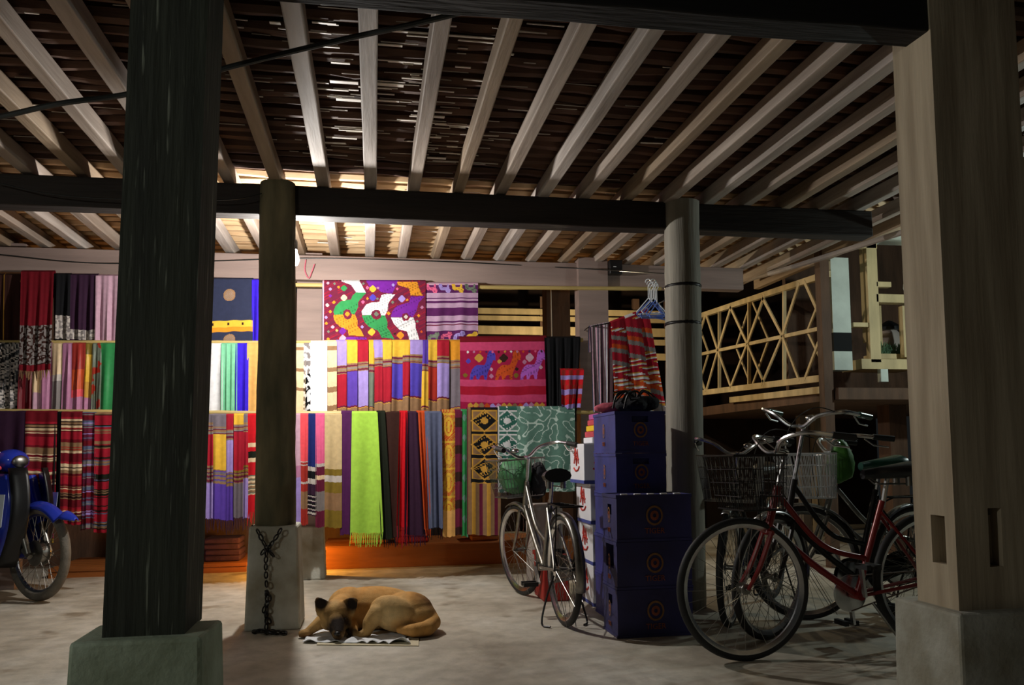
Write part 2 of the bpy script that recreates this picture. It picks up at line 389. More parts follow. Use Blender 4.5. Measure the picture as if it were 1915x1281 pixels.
# near left post
hL = .45
pA, pB, pC = onZ(128, 1203, hL), onZ(376, 1192, hL), onZ(417, 1158, hL)
x0, x1 = onY(191, 1171, 2.6).x, onY(345, 1180, 2.6).x; yk = onX(377, 1175, x1).y
t = thing('square_post', 'near-black square timber post on a wide concrete footing at the left', 'post', ((x0+x1)/2, 2.75, 0))
b = MB(); b.hexa([(pA.x-.015, pA.y-.01, 0), (pB.x+.012, pB.y-.01, 0), (pC.x+.012, pC.y+.02, 0), (pA.x-.015, pC.y+.02, 0), pA, pB, pC, (pA.x, pC.y, hL)])
b.build('footing', 'concrete_mossy', t, smooth=False, bev=.012)
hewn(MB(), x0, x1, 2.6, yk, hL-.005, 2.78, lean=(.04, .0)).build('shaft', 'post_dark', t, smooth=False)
# near right post with mortises
hR = .40; c0 = onZ(1795, 1149, hR); cL = onZ(1666, 1116, hR)
x0, y0 = 2.10, 2.62; x1, y1 = 2.475, onX(1711, 1000, 2.10).y
t = thing('square_post', 'pale weathered square timber post with mortise holes on a concrete footing at the right', 'post', ((x0+x1)/2, (y0+y1)/2, 0))
b = MB(); b.hexa([(c0.x-.01, c0.y-.01, 0), (c0.x+.55, c0.y-.01, 0), (c0.x+.55, cL.y, 0), (c0.x-.01, cL.y, 0), (c0.x, c0.y, hR), (c0.x+.55, c0.y, hR), (c0.x+.55, cL.y, hR), (c0.x, cL.y, hR)])
b.build('footing', 'concrete', t, smooth=False, bev=.012)
sy1, sy0 = onX(1742, 1000, x0).y, onX(1768, 1000, x0).y; sz0, sz1 = onX(1755, 1053, x0).z, onX(1755, 964, x0).z
sx0, sx1 = onY(1849, 1000, y0).x, onY(1874, 1000, y0).x; fz0, fz1 = onY(1860, 1060, y0).z, onY(1860, 950, y0).z
hewn(MB(), x0, x1, y0, y1, hR-.005, 2.78, slots=(('L', sy1, sy0, sz0, sz1, .2), ('F', sx0, sx1, fz0, fz1, .12))).build('shaft', 'post_pale', t, smooth=False)
# round posts
def roundpost(name, label, pxs, Y, zb, z1, mt, n=18, lump=.05):
    """pxs: (pixel left, pixel right, pixel y) samples of the trunk outline at depth Y"""
    sm = []
    for a, c, yy in pxs:
        A, C = onY(a, yy, Y), onY(c, yy, Y); sm.append((A.z, (A.x+C.x)/2, abs(C.x-A.x)/2))
    sm.sort(); b = MB(); seg = 44; pts = []; rr = []
    lo = sm[0]; hi = sm[-1]
    for i in range(seg+1):
        z = zb+(z1-zb)*i/seg; k = (z-lo[0])/(hi[0]-lo[0])
        x = lo[1]+(hi[1]-lo[1])*k; r = lo[2]+(hi[2]-lo[2])*min(1.2, k); pts.append((x, Y, z)); rr.append(r*(1+random.uniform(-.012, .012)))
    b.tube(pts, rr, n)
    for p in b.v:
        d = p-V((lo[1], Y, p.z)); f = 1+lump*noise.noise(V((p.x*9, p.y*9, p.z*2.2))); p.x = lo[1]+d.x*f; p.y = Y+d.y*f
    t = thing(name, label, 'post', (lo[1], Y, 0)); b.build('shaft', mt, t); return t
t = roundpost('round_post', 'round mossy brown post on a tapered concrete block, black chain at its foot', [(486, 553, 400), (477, 553, 960)], 4.93, .58, ZJ, 'post_mossy')
P2 = t
A, B = onZ(457, 1177, 0), onZ(562, 1177, 0); zt = .60; Yf = 4.79
A, B = onY(456, 1177, Yf), onY(562, 1177, Yf); C, D = onY(465, 985, Yf+.02), onY(556, 985, Yf+.02)
b = MB(); b.hexa([(A.x, Yf, 0), (B.x, Yf, 0), (B.x, Yf+.33, 0), (A.x, Yf+.33, 0), (C.x, Yf+.02, C.z), (D.x, Yf+.02, C.z), (D.x, Yf+.30, C.z), (C.x, Yf+.30, C.z)])
b.build('footing', 'concrete', t, smooth=False, bev=.012)
t = roundpost('round_post', 'round grey post with dark bands beside the blue crates', [(1245, 1307, 484), (1247, 1311, 709)], 4.93, 0, ZJ, 'post_grey', lump=.03)
for yy in (536, 606):
    A = onY(1246, yy, 4.93); B = onY(1308, yy, 4.93); r = (B.x-A.x)/2
    MB().rev([(r*1.0, -.012), (r*1.05, -.004), (r*1.05, .004), (r*1.0, .012)], ((A.x+B.x)/2, 4.93, A.z), n=20).build('band', 'dark_metal', t)
# ================================================================== LAMPS OF THE PLACE, PLUS ONE ADDED FILL
def bulb_lamp(label, loc, power, col, ecol, es, cord_top, r=.03, group=None):
    t = thing('hanging_lamp', label, 'lamp', loc)
    L_ = V(loc)
    mat('bulb%d' % len(MATS), ecol, .3, emit=(ecol, es)); nm = 'bulb%d' % (len(MATS)-1)
    MB().rev([(.0, -.11), (.012, -.108), (.024, -.095), (.03, -.075), (.028, -.05), (.016, -.02), (.014, 0)], L_+V((0, 0, .06)), n=14).build('bulb', nm, t)
    MB().rev([(.0, .07), (.012, .065), (.018, .05), (.018, 0), (.0, 0)], L_+V((0, 0, .06)), n=12).build('socket', 'black_plastic', t)
    MB().tube([L_+V((0, 0, .12)), cord_top], .004, 6).build('cord', 'cable', t)
    lo = light('lamp_light', L_+V((0, 0, -.09)), power, col, r); return t
bulb_lamp('white bulb hanging on a cord behind the mossy round post', LAMP, 128, (1, .965, .915), (1, .95, .88), 40, (LAMP.x, LAMP.y, ZJ+.05))
bulb_lamp('orange bulb glowing near the floor behind the hanging scarves', (-.62, 7.02, .40), 20, (1, .42, .05), (1, .55, .15), 20, (-.62, 6.5, 1.42))
bulb_lamp('warm bulb hanging in the house behind the scarves', (2.25, 8.35, 2.35), 55, (1, .8, .5), (1, .8, .5), 30, (2.25, 8.35, 3.0))
bulb_lamp('added fill lamp in front at the left, unseen outside the picture', (-3.4, .6, 2.47), 92, (.97, 1, .92), (1, 1, .95), 20, (-3.2, .5, ZJ+.1), r=.12)  # fill added out of view to brighten the post and footing fronts
bulb_lamp('cool bulb hanging at the corner of the neighbouring house', (4.75, 4.75, 2.2), 50, (.85, 1, .95), (.9, 1, .97), 20, (4.75, 4.75, 3.0))
# ================================================================== BACK OF THE STALL
def sqpost(label, px0, px1, Y, dY, z0, z1, mt, name='back_post'):
    a, c = onY(px0, 700, Y).x, onY(px1, 700, Y).x
    o = hewn(MB(), a, c, Y, Y+dY, z0, z1, jit=.002).build(name, mt, smooth=False, bev=.006); tag(o, label, 'post'); return centre(o)
sqpost('pale square post right of the scarf display carrying the back beam', 1085, 1140, 6.56, .14, 0, 2.66, 'beam_pale')
sqpost('pale square post just behind the mossy round post', 554, 601, 6.72, .14, 0, 2.66, 'beam_pale')
sqpost('pale square post behind the red scarf at the far left', -12, 40, 6.72, .14, 0, 2.66, 'beam_pale')
sqpost('dark brown post in the gap right of the striped purple cloth', 1024, 1068, 7.6, .2, 0, 2.63, 'wood_brown')
def pole(label, p, q, r=.017, mt='bamboo', grp='bamboo hanging poles'):
    p, q = V(p), V(q); n = 16; b = MB(); pts = []; rr = []
    for i in range(n*3+1):
        tt = i/(n*3); pts.append(p.lerp(q, tt)+V((0, 0, -.012*math.sin(PI*tt)))); rr.append(r*(1.14 if i % 9 == 0 else 1))
    b.tube(pts, rr, 8); o = b.build('bamboo_pole', mt); tag(o, label, 'pole', grp); return centre(o)
RT, R1, R2 = 6.53, 6.47, 6.41
pole('bamboo pole right under the back beam, top row', onY(-60, 521, RT+.03), onY(1236, 540, RT+.03))
pole('bamboo pole carrying the middle row of scarves', onY(-60, 640, R1+.03), onY(1090, 636, R1+.03))
pole('bamboo pole carrying the lowest row of long scarves', onY(-60, 768, R2+.03), onY(1110, 771, R2+.03))
# ================================================================== TEXTILES
C_ = dict(lav=(172, 150, 222), yel=(240, 190, 62), red=(176, 26, 48), pur=(96, 66, 176), grn=(118, 128, 112), rust=(176, 48, 34), gry=(122, 112, 122),
    blu=(86, 70, 190), khk=(156, 120, 86), org=(226, 150, 40), mar=(112, 30, 60), wht=(238, 238, 240), mint=(130, 206, 164), roy=(58, 30, 214), pch=(240, 182, 104), crm=(244, 214, 172),
    lime=(182, 232, 84), brn=(58, 30, 24), blk=(16, 16, 20), dkgn=(26, 32, 20), scar=(216, 22, 36), plum=(84, 32, 86), dpl=(58, 30, 56), orn=(214, 84, 34), slt=(98, 106, 136),
    beige=(214, 188, 140), olive=(136, 112, 38), navy=(28, 40, 110), pnk=(238, 104, 150), cor=(246, 86, 96), sil=(206, 196, 188), gold=(214, 160, 66), pal=(212, 170, 190), mau=(196, 130, 168),
    teal=(110, 152, 138), dred=(122, 14, 30), brick=(178, 54, 44), green=(54, 150, 84), grey=(140, 132, 130), nvy=(44, 50, 76), ltp=(196, 160, 190), dpu=(92, 32, 92), vio=(122, 36, 160))
LC = {k: tuple(q*.74 for q in rgb(*v)) for k, v in C_.items()}
def hsh(*a): return (math.sin(sum((i+1)*12.9898*x for i, x in enumerate(a)))*43758.5453) % 1.0
def bands(*bs):
    """(y limit in the photograph's rows, colour); '~a/b' is a run of thin lines in two colours"""
    def f(px, py, u, v):
        y0 = -999
        for lim, c in bs:
            if py <= lim or (lim, c) == bs[-1]:
                if c[0] == '~':
                    q = c[1:].split('/'); return LC[q[int((py-y0)//2.6) % len(q)]]
                return LC[c]
            y0 = lim
    return f
def solid(c): return lambda px, py, u, v: LC[c]
def inside(poly, x, y):
    r = False; j = len(poly)-1
    for i in range(len(poly)):
        xi, yi = poly[i]; xj, yj = poly[j]
        if (yi > y) != (yj > y) and x < (xj-xi)*(y-yi)/(yj-yi)+xi: r = not r
        j = i
    return r
def motif(base, shapes, sc_, ox, oy):
    bx = []
    for s in shapes:
        if len(s) == 2:
            xs = [p[0] for p in s[0]]; ys = [p[1] for p in s[0]]; bx.append((min(xs), max(xs), min(ys), max(ys)))
        else: bx.append((s[0]-s[2], s[0]+s[2], s[1]-s[2], s[1]+s[2]))
    def f(px, py, u, v):
        x, y = (px-ox)/sc_, (py-oy)/sc_
        for s, q in zip(reversed(shapes), reversed(bx)):
            if q[0] <= x <= q[1] and q[2] <= y <= q[3]:
                if len(s) == 2:
                    if inside(s[0], x, y):
                        c = LC[s[1]]
                        if hsh(int(x/11), int(y/11)) > .86: c = tuple(k*.55 for k in c)
                        return c
                elif abs(x-s[0])+abs(y-s[1]) < s[2]*1.2: return LC[s[3]]
        return base(px, py, u, v)
    return f
def cloth(label, x0, x1, yt, yb, Y, pat, b0=None, b1=None, nu=None, nv=None, folds=None, amp=.012, fringe=None, group=None, mt='woven_cloth', name='scarf', cat='scarf', top2=None, Yb=None, sway=.0, wav=.006):
    """a cloth hung over a pole: front sheet, turn over the pole, short flap behind. px corners at depth Y"""
    rnd = random.Random(int(x0*31+yt*7)); b0 = x0 if b0 is None else b0; b1 = x1 if b1 is None else b1; yt2 = yt if top2 is None else top2; Yb = Y if Yb is None else Yb
    TL, TR, BL, BR = onY(x0, yt, Y), onY(x1, yt2, Y), onY(b0, yb, Yb), onY(b1, yb, Yb)
    wpx, hpx = x1-x0, yb-yt
    nu = nu or max(10, int(wpx/1.9)); nv = nv or max(30, int(hpx/2.0)); folds = folds if folds is not None else max(.8, wpx/22.)
    ph = rnd.uniform(0, 6.28); ph2 = rnd.uniform(0, 6.28); g = []; rows = [(-3, .055, -.20), (-2, .052, -.03), (-1, .026, .004)]
    def off(u, v):
        a = math.sin(2*PI*folds*u+ph)+.55*math.sin(2*PI*folds*2.1*u+ph2+v*1.5)
        return -amp*a*(.25+.75*min(1, v*1.6)) - .012*v
    for _, dy, dz in rows:
        g.append([TL.lerp(TR, i/nu)+V((0, dy, dz+.012)) for i in range(nu+1)])
    for k in range(nv+1):
        v = k/nv; row = []
        for i in range(nu+1):
            u = i/nu; p = TL.lerp(TR, u).lerp(BL.lerp(BR, u), v); p = p+V((sway*math.sin(v*3+ph)*v, off(u, v), wav*math.sin(5*u+ph)*v+.003*math.sin(22*u+ph2)*v))
            row.append(p)
        g.append(row)
    cols = []
    for k in range(nv+3):
        v = max(0, (k-3+.5)/nv)
        for i in range(nu):
            u = (i+.5)/nu; px = x0+wpx*u; py = yt+hpx*v
            cols.append(pat(px, py, u, v))
    o = MB().sheet(g).build(name, mt, cols=cols)
    tag(o, label, cat, group)
    base = (TL+TR+BL+BR)/4; base.z = min(BL.z, BR.z)
    rebase(o, base); ORG[o.name] = base
    if fringe:
        b = MB(); cc = []; n = max(5, int((BR-BL).length/.011))
        for i in range(n):
            u = (i+.5)/n; p = BL.lerp(BR, u)+V((0, off(u, 1), wav*math.sin(5*u+ph))); l = fringe[1]*rnd.uniform(.7, 1.15); w_ = .0035; dx = rnd.uniform(-.012, .012)
            b.hexa([p+V((dx-w_*.5, -.002, -l)), p+V((dx+w_*.5, -.002, -l)), p+V((dx+w_*.5, .002, -l)), p+V((dx-w_*.5, .002, -l)), p+V((-w_, -.002, .004)), p+V((w_, -.002, .004)), p+V((w_, .002, .004)), p+V((-w_, .002, .004))])
            cc += [LC[fringe[0]]]*6
        f = b.build('fringe', mt, o, cols=cc)
    return o
G1, G2, G3 = 'cloths on the top pole', 'scarves on the middle pole', 'long scarves on the lowest pole'
# --- top row
cloth('dark brown scarf with a gold edge at the far left of the top row', -30, 38, 514, 648, RT, lambda px, py, u, v: LC['gold'] if 6 < px < 9 else LC['brn'], group=G1)
cloth('long crimson scarf with a grey patterned end hanging over the row below', 39, 101, 508, 694, RT-.03, lambda px, py, u, v: LC['dred'] if py < 610 else (LC['grey'] if py < 682 and noise.noise(V((px*.22, py*.2, 3))) > -.02 else (LC['brn'] if py < 682 else LC['dred'])), b0=37, b1=96, fringe=('khk', .06), group=G1, amp=.008, Yb=6.36)
def silver_end(c, y0, y1):
    return lambda px, py, u, v: (LC['sil'] if noise.noise(V((px*.25, py*.2, 1))) > 0 else LC['grey']) if y0 < py < y1 else LC[c]
cloth('black scarf with a silver patterned end, left top row', 100, 132, 513, 641, RT-.01, silver_end('blk', 590, 636), group=G1)
cloth('dark plum scarf with a grey band at its end, left top row', 129, 183, 514, 641, RT, silver_end('dpl', 616, 635), group=G1)
cloth('plain lavender scarf beside the near-black post, top row', 179, 240, 516, 641, RT-.01, solid('pal'), group=G1)
def emblem(px, py, u, v):
    for cy in (552, 637):
        d = math.hypot(px-429, py-cy)
        if d < 11.5: return LC['khk'] if d > 9 or (int(px*.9)+int(py*.9)) % 3 else LC['grey']
    if 600 < py < 621:
        if min(abs(px-c) for c in (397, 427, 454)) < 2.2 and 604 < py < 609: return LC['brn']
        return LC['yel'] if py < 612 else LC['org']
    return LC['nvy']
cloth('dark navy cloth with a round gold emblem and a yellow band', 370, 473, 522, 646, RT, emblem, amp=.002, folds=.7, nu=84, nv=100, group=G1, name='banner_cloth', cat='cloth')
cloth('narrow royal blue scarf between the navy cloth and the mossy post', 471, 505, 524, 642, RT-.01, solid('roy'), group=G1)
an = lambda dx, dy, pts: [(x+dx, y+dy) for x, y in pts]
shp = [([(215, 118), (370, 112), (400, 170), (428, 222), (345, 217), (300, 150)], 'wht'), ([(430, 118), (700, 118), (672, 185), (650, 225), (560, 215), (520, 180), (470, 190)], 'vio'), ([(695, 122), (870, 122), (882, 172), (918, 242), (812, 242), (800, 182), (700, 150)], 'org'),
 ([(160, 405), (150, 380), (170, 330), (215, 290), (300, 278), (315, 240), (345, 215), (428, 220), (385, 270), (360, 300), (358, 350), (330, 410), (305, 405), (290, 370), (262, 362), (240, 378), (232, 405)], 'green'),
 ([(150, 408), (232, 405), (245, 440), (275, 455), (300, 440), (310, 408), (335, 412), (355, 460), (355, 510), (385, 545), (412, 597), (280, 590), (275, 545), (215, 515), (175, 480), (158, 450)], 'org'),
 ([(395, 410), (390, 380), (430, 320), (470, 305), (540, 300), (560, 240), (600, 228), (682, 230), (640, 275), (618, 310), (615, 360), (590, 415), (555, 415), (545, 375), (510, 368), (480, 380), (470, 410)], 'wht'),
 ([(390, 415), (470, 412), (490, 445), (520, 455), (550, 440), (560, 415), (590, 418), (612, 470), (608, 520), (640, 560), (668, 612), (560, 608), (530, 550), (455, 515), (420, 480)], 'green'),
 ([(640, 425), (650, 380), (690, 330), (800, 300), (810, 250), (935, 245), (880, 300), (860, 380), (830, 425), (800, 420), (780, 390), (740, 400), (735, 425)], 'vio'),
 ([(640, 430), (735, 428), (750, 460), (790, 455), (805, 430), (835, 430), (855, 480), (855, 520), (870, 560), (892, 626), (800, 622), (780, 550), (710, 530), (665, 480)], 'wht'), ([(250, 605), (430, 605), (440, 640), (240, 640)], 'vio')]
for x, y, r, c in [(240, 180, 26, 'green'), (485, 185, 30, 'yel'), (240, 262, 28, 'crm'), (735, 270, 30, 'lav'), (268, 405, 20, 'org'), (515, 405, 20, 'grn'), (770, 425, 18, 'sil'), (230, 550, 30, 'vio'), (228, 612, 28, 'pal'), (475, 560, 30, 'yel'), (722, 582, 30, 'org'), (485, 262, 30, 'blu'), (105, 135, 13, 'pal'), (125, 185, 13, 'lav'), (125, 245, 13, 'vio'), (155, 300, 14, 'org'), (100, 325, 16, 'sil'), (125, 380, 13, 'org'), (90, 430, 13, 'lav'), (92, 480, 13, 'org'), (145, 510, 14, 'pal'), (110, 550, 12, 'grn'), (180, 540, 12, 'pch'), (108, 612, 13, 'org'), (195, 170, 12, 'org'), (440, 175, 14, 'pnk'), (402, 300, 15, 'pnk'), (440, 270, 11, 'org'), (660, 150, 13, 'lav'), (695, 185, 12, 'pnk'), (655, 300, 13, 'grn'), (880, 410, 13, 'org'), (905, 545, 11, 'orn'), (395, 515, 13, 'lav'), (870, 460, 11, 'grn'), (910, 340, 14, 'mau'), (675, 568, 10, 'brn'), (620, 395, 16, 'org'), (780, 280, 11, 'org'), (160, 140, 11, 'grn'), (405, 140, 11, 'grn'), (530, 178, 11, 'mau'), (525, 272, 10, 'grn')]: shp.append((x, y, r, c))
cloth('crimson woven cloth with green, white, gold and purple animals', 603, 796, 526, 642, RT-.01, motif(lambda px, py, u, v: LC['pal'] if px < 605.5 else LC['mar'] if hsh(int(px*2), int(py*2)) > .1 else LC['red'], shp, .2186, 590, 500), amp=.003, folds=1, nu=200, nv=118, group=G1, name='animal_cloth', cat='cloth')
pony = [(0, 75), (5, 35), (25, 20), (55, 22), (70, 0), (95, 0), (105, 25), (90, 40), (88, 75), (76, 75), (70, 48), (35, 48), (28, 75)]
sh9 = []
for i, c in enumerate(('pnk', 'lav', 'yel', 'grn')):
    sh9.append(([(940+i*112+x, 218-y) for x, y in pony], c)); sh9.append(([(955+i*110+x, 552+y) for x, y in pony], ('grn', 'pnk', 'lav', 'yel')[i]))
def b9(px, py, u, v):
    y = (py-500)/.2186
    for a, c, k in ((0, 150, 'pal'), (150, 220, 'dpu'), (262, 272, 'dpu'), (290, 306, 'dpu'), (348, 415, 'dpu'), (464, 474, 'dpu'), (488, 498, 'mar'), (545, 700, 'dpu')):
        if a <= y < c: return LC[k]
    return LC['ltp']
cloth('mauve and plum striped cloth with small ponies along its borders', 795, 894, 530, 642, RT, motif(b9, sh9, .2186, 590, 500), amp=.006, folds=2.2, nu=110, nv=112, group=G1, name='striped_cloth', cat='cloth')
# --- middle row, left
def sequins(px, py, u, v): return LC['sil'] if hsh(int(px/2.5), int(py/2.5)) > .62 else LC['blk'] if hsh(int(px/3), int(py/4), 2) > .4 else LC['grey']
cloth('black and silver sequinned scarf, leftmost of the middle row', -40, 39, 642, 772, R1, sequins, group=G2, mt='shiny_cloth')
for k, (lab, a, c, p) in enumerate([('dark red scarf peeking out left of the pale pink ones', 37, 62, bands((700, 'mar'), (999, 'dred'))), ('thin white and rose scarf under the crimson scarf end', 60, 77, bands((735, 'crm'), (999, 'pal'))),
    ('mauve pink scarf under the crimson scarf end', 74, 97, solid('mau')), ('white scarf fading to grey, left middle row', 95, 120, bands((700, 'crm'), (712, 'sil'), (999, 'grey'))), ('plain rose pink scarf, left middle row', 117, 138, solid('mau')),
    ('rust scarf fading to pink, left middle row', 135, 160, bands((690, 'brick'), (728, 'orn'), (742, 'cor'), (999, 'mau'))), ('yellow scarf with an olive top, left middle row', 157, 177, bands((662, 'olive'), (715, 'yel'), (745, 'gold'), (999, 'mau'))),
    ('grey green scarf with rust patches, left middle row', 174, 190, lambda px, py, u, v: LC['rust'] if noise.noise(V((px*.1, py*.07, 2))) > .25 else LC['grn']), ('emerald green scarf touching the near-black post', 187, 232, solid('green'))]):
    cloth(lab, a, c, 643, 769, R1-.004*(k % 3), p, folds=1.2, amp=.01, group=G2, mt='shiny_cloth', b0=a-2, b1=c)
# --- middle row, centre
for k, (lab, a, c, p) in enumerate([('plain white scarf right of the near-black post', 372, 417, solid('wht')), ('mint green crinkled scarf', 414, 444, solid('mint')), ('royal blue scarf in the middle row', 441, 465, solid('roy')), ('peach orange scarf touching the mossy post', 462, 510, solid('pch')),
    ('cream scarf with rose bands right of the mossy post', 536, 571, bands((650, 'crm'), (656, 'khk'), (690, 'crm'), (696, 'khk'), (725, 'crm'), (731, 'khk'), (999, 'crm'))),
    ('black and white figured scarf', 568, 585, lambda px, py, u, v: LC['wht'] if noise.noise(V((px*.16, py*.12, 7))) > -.05 else LC['blk'] if py > 700 else LC['grey'])]):
    cloth(lab, a, c, 643, 776, R1-.004*(k % 2), p, folds=(3 if 'mint' in lab else 1.2), amp=.009, group=G2)
cloth('bright white scarf with pale bands', 581, 612, 640, 776, R1-.012, lambda px, py, u, v: (.9, .9, .92) if int(py/14) % 2 else (.78, .84, .9), folds=.8, amp=.006, group=G2)
cloth('cream scarf with rose brown bands beside the bright white one', 608, 630, 639, 774, R1-.004, bands((648, 'crm'), (655, 'khk'), (688, 'crm'), (695, 'khk'), (724, 'crm'), (733, 'khk'), (758, 'crm'), (768, 'khk'), (999, 'crm')), folds=.8, amp=.006, group=G2)
Z3 = lambda y: 500+y*.2186
blk = [(178, 265, 'lav', 838, 918, 'red', 1190), (260, 357, 'yel', 822, 888, 'pur', 1186), (353, 450, 'red', 808, 885, 'lav', 1186), (447, 502, 'yel', 825, 900, 'grn', 1192), (498, 572, 'lav', 772, 852, 'red', 1142), (569, 650, 'yel', 790, 858, 'red', 1150), (645, 752, 'yel', 762, 824, 'blu', 1116), (748, 818, 'yel', 748, 814, 'red', 1096), (813, 916, 'lav', 746, 820, 'blu', 1102), (908, 972, 'pur', 824, 892, 'yel', 1186), (967, 1048, 'yel', 790, 858, 'rust', 1130), (1043, 1142, 'red', 762, 822, 'lav', 1112), (1138, 1234, 'org', 792, 866, 'gry', 1192)]
names = {'lav': 'lavender', 'yel': 'yellow', 'red': 'red', 'pur': 'purple', 'grn': 'grey green', 'blu': 'violet blue', 'rust': 'rust', 'gry': 'grey', 'org': 'orange'}
ordn = ['first', 'second', 'third', 'fourth', 'fifth', 'sixth', 'seventh', 'eighth', 'ninth', 'tenth', 'eleventh', 'twelfth', 'last']
for k, (a, c, t1, y1, y2, t2, y3) in enumerate(blk):
    cloth('scarf %s above and %s below a thin striped band, %s of the colour-block scarves' % (names[t1], names[t2], ordn[k]), 590+a*.2186-.5, 590+c*.2186+.5, Z3(632), 775+(k % 3), R1-.004*(k % 3)-.004,
          bands((Z3(y1), t1), (Z3(y2), '~khk/mar/khk/grey'), (Z3(y3), t2), (Z3(y3)+3, 'mar'), (Z3(y3)+4.5, 'gold'), (999, 'khk')), folds=.75, amp=.009, group=G2, nv=90)
horse = [(370, 915), (375, 870), (390, 830), (420, 800), (490, 795), (505, 760), (515, 700), (530, 680), (560, 678), (580, 720), (578, 760), (560, 755), (545, 790), (515, 860), (508, 915), (490, 915), (480, 878), (458, 885), (445, 915), (425, 915), (420, 880), (402, 890), (395, 915)]
shh = [(an(-205, 0, horse), 'blu'), (horse, 'orn'), (an(203, 0, horse), 'hvio')]
for x, y, r, c in [(240, 740, 34, 'gold'), (440, 742, 34, 'brn'), (652, 740, 34, 'pal'), (155, 765, 20, 'blu'), (340, 830, 14, 'pal'), (340, 885, 18, 'mau'), (540, 880, 20, 'olive'), (130, 880, 18, 'olive'), (405, 768, 18, 'gold'), (610, 775, 18, 'mau'), (545, 830, 15, 'brn'), (745, 820, 16, 'pal')]+[(150+i*50, 690, 10, ('wht', 'mau', 'orn', 'dpu', 'pnk', 'brn', 'gold')[i % 7]) for i in range(13)]+[(170+i*45, 1125, 22, ('gold', 'gold', 'khk', 'orn', 'lav', 'mau')[i % 6]) for i in range(14)]: shh.append((x, y, r, c))
def bh(px, py, u, v):
    y = (py-500)/.2298
    for lim, c in ((612, 'dred'), (680, 'brick2'), (918, 'mar2'), (970, 'brick2'), (1040, 'dred2'), (1098, 'brick2'), (9999, 'mar2')):
        if y < lim: return LC[c]
LC.update(hvio=rgb(170, 90, 190), brick2=rgb(188, 62, 104), mar2=rgb(150, 18, 62), dred2=rgb(158, 16, 44))
cloth('pink and crimson cloth with a row of blue, orange and violet horses', 860, 1022, 632, 768, R1-.01, motif(bh, shh, .2298, 840, 500), top2=630, amp=.004, folds=1.5, nu=180, nv=130, group=G2, name='horse_cloth', cat='cloth')
cloth('heavy black shawl hanging at the right end of the middle row', 1018, 1086, 632, 790, R1-.02, solid('blk'), folds=4, amp=.018, b0=1022, b1=1078, group=G2, name='shawl', cat='shawl')
plaid = lambda px, py, u, v: LC['lav'] if int(py/9) % 3 == 0 else LC['brick'] if (int(px/7)+int(py/9)) % 2 else LC['scar']
cloth('small red and violet checked cloth in front of the black shawl', 1048, 1092, 692, 764, R1-.06, plaid, folds=1.5, amp=.015, b0=1050, b1=1084, name='checked_cloth', cat='cloth')
# --- lowest row, left
redst = ['red', 'khk', 'brick', 'crm', 'dred', 'blk', 'gold', 'red']
def folk(seed, cs, per=9):
    def f(px, py, u, v):
        k = int((py+seed*37)/per); q = ((py+seed*37) % (per*3))/(per*3)
        if q < .42: return LC[cs[0]] if k % 2 else LC[cs[-1]]
        return LC[cs[1:][int(hsh(int(py/2.4), seed)*97) % (len(cs)-1)]]
    return f
for k, (lab, a, c, yb, p) in enumerate([('dark plum cloth behind the motorbike, leftmost of the lowest row', -30, 50, 935, solid('dpl')), ('red cloth with thin cream stripes behind the motorbike', 48, 107, 932, folk(1, ['red', 'khk', 'crm', 'brn', 'dred', 'khk', 'dred'], 15)), ('black cloth in the gap between two striped red ones', 103, 120, 960, solid('blk')),
    ('long red cloth with brown and cream stripes beside the front wheel', 115, 154, 980, folk(2, ['red', 'khk', 'crm', 'brn', 'khk', 'brick', 'dred'], 14)), ('grey, blue and red banded cloth, narrow', 151, 180, 990, folk(3, ['dred', 'slt', 'grey', 'lav', 'mar', 'slt', 'mar'], 8)), ('red and dark green banded cloth touching the near-black post', 177, 225, 995, folk(4, ['red', 'dkgn', 'khk', 'brn', 'slt', 'red'], 10))]):
    cloth(lab, a, c, 770+k*.6, yb, R2-.005*(k % 2), p, folds=1.4, amp=.012, group=G3, b0=a-1, b1=c-2)
# --- lowest row, between the posts
Zb = lambda y: 500+y*.4374
for k, (lab, a, c, s) in enumerate([('grey, red and lavender banded scarf right of the near-black post', 35, 71, [(665, 'gry'), (712, '~khk/grey/mar'), (850, 'red'), (922, '~khk/mar/gry'), (1070, 'lav')]), ('grey, yellow and purple banded scarf', 65, 121, [(680, 'gry'), (716, '~khk/grey/mar'), (865, 'yel'), (926, '~khk/pur/gry'), (1075, 'pur')]),
    ('red, lavender and purple banded scarf', 118, 157, [(695, 'red'), (740, '~khk/grey/mar'), (876, 'lav'), (942, '~khk/pur/olive'), (1080, 'pur')]), ('yellow topped red and grey banded scarf', 154, 196, [(670, 'yel'), (706, '~khk/grey/mar'), (870, 'red'), (922, '~olive/mar/khk'), (1066, 'gry')]),
    ('grey topped red and lavender banded scarf', 190, 224, [(665, 'gry'), (706, '~khk/grey/mar'), (850, 'red'), (905, '~olive/mar/khk'), (1070, 'lav')]), ('scarlet scarf with green and cream bands touching the mossy post', 213, 300, [(750, 'scar'), (770, 'crm'), (790, 'scar'), (815, 'dkgn'), (835, 'crm'), (890, 'scar'), (970, '~grn/crm/khk'), (1042, 'scar')])]):
    cloth(lab, 370+a*.4374, 370+c*.4374, 776, Zb(s[-1][0]+4), R2-.005*(k % 2), bands(*[(Zb(y), c2) for y, c2 in s]), folds=.9, amp=.01, group=G3, fringe=('dpl' if k < 5 else 'scar', .09))
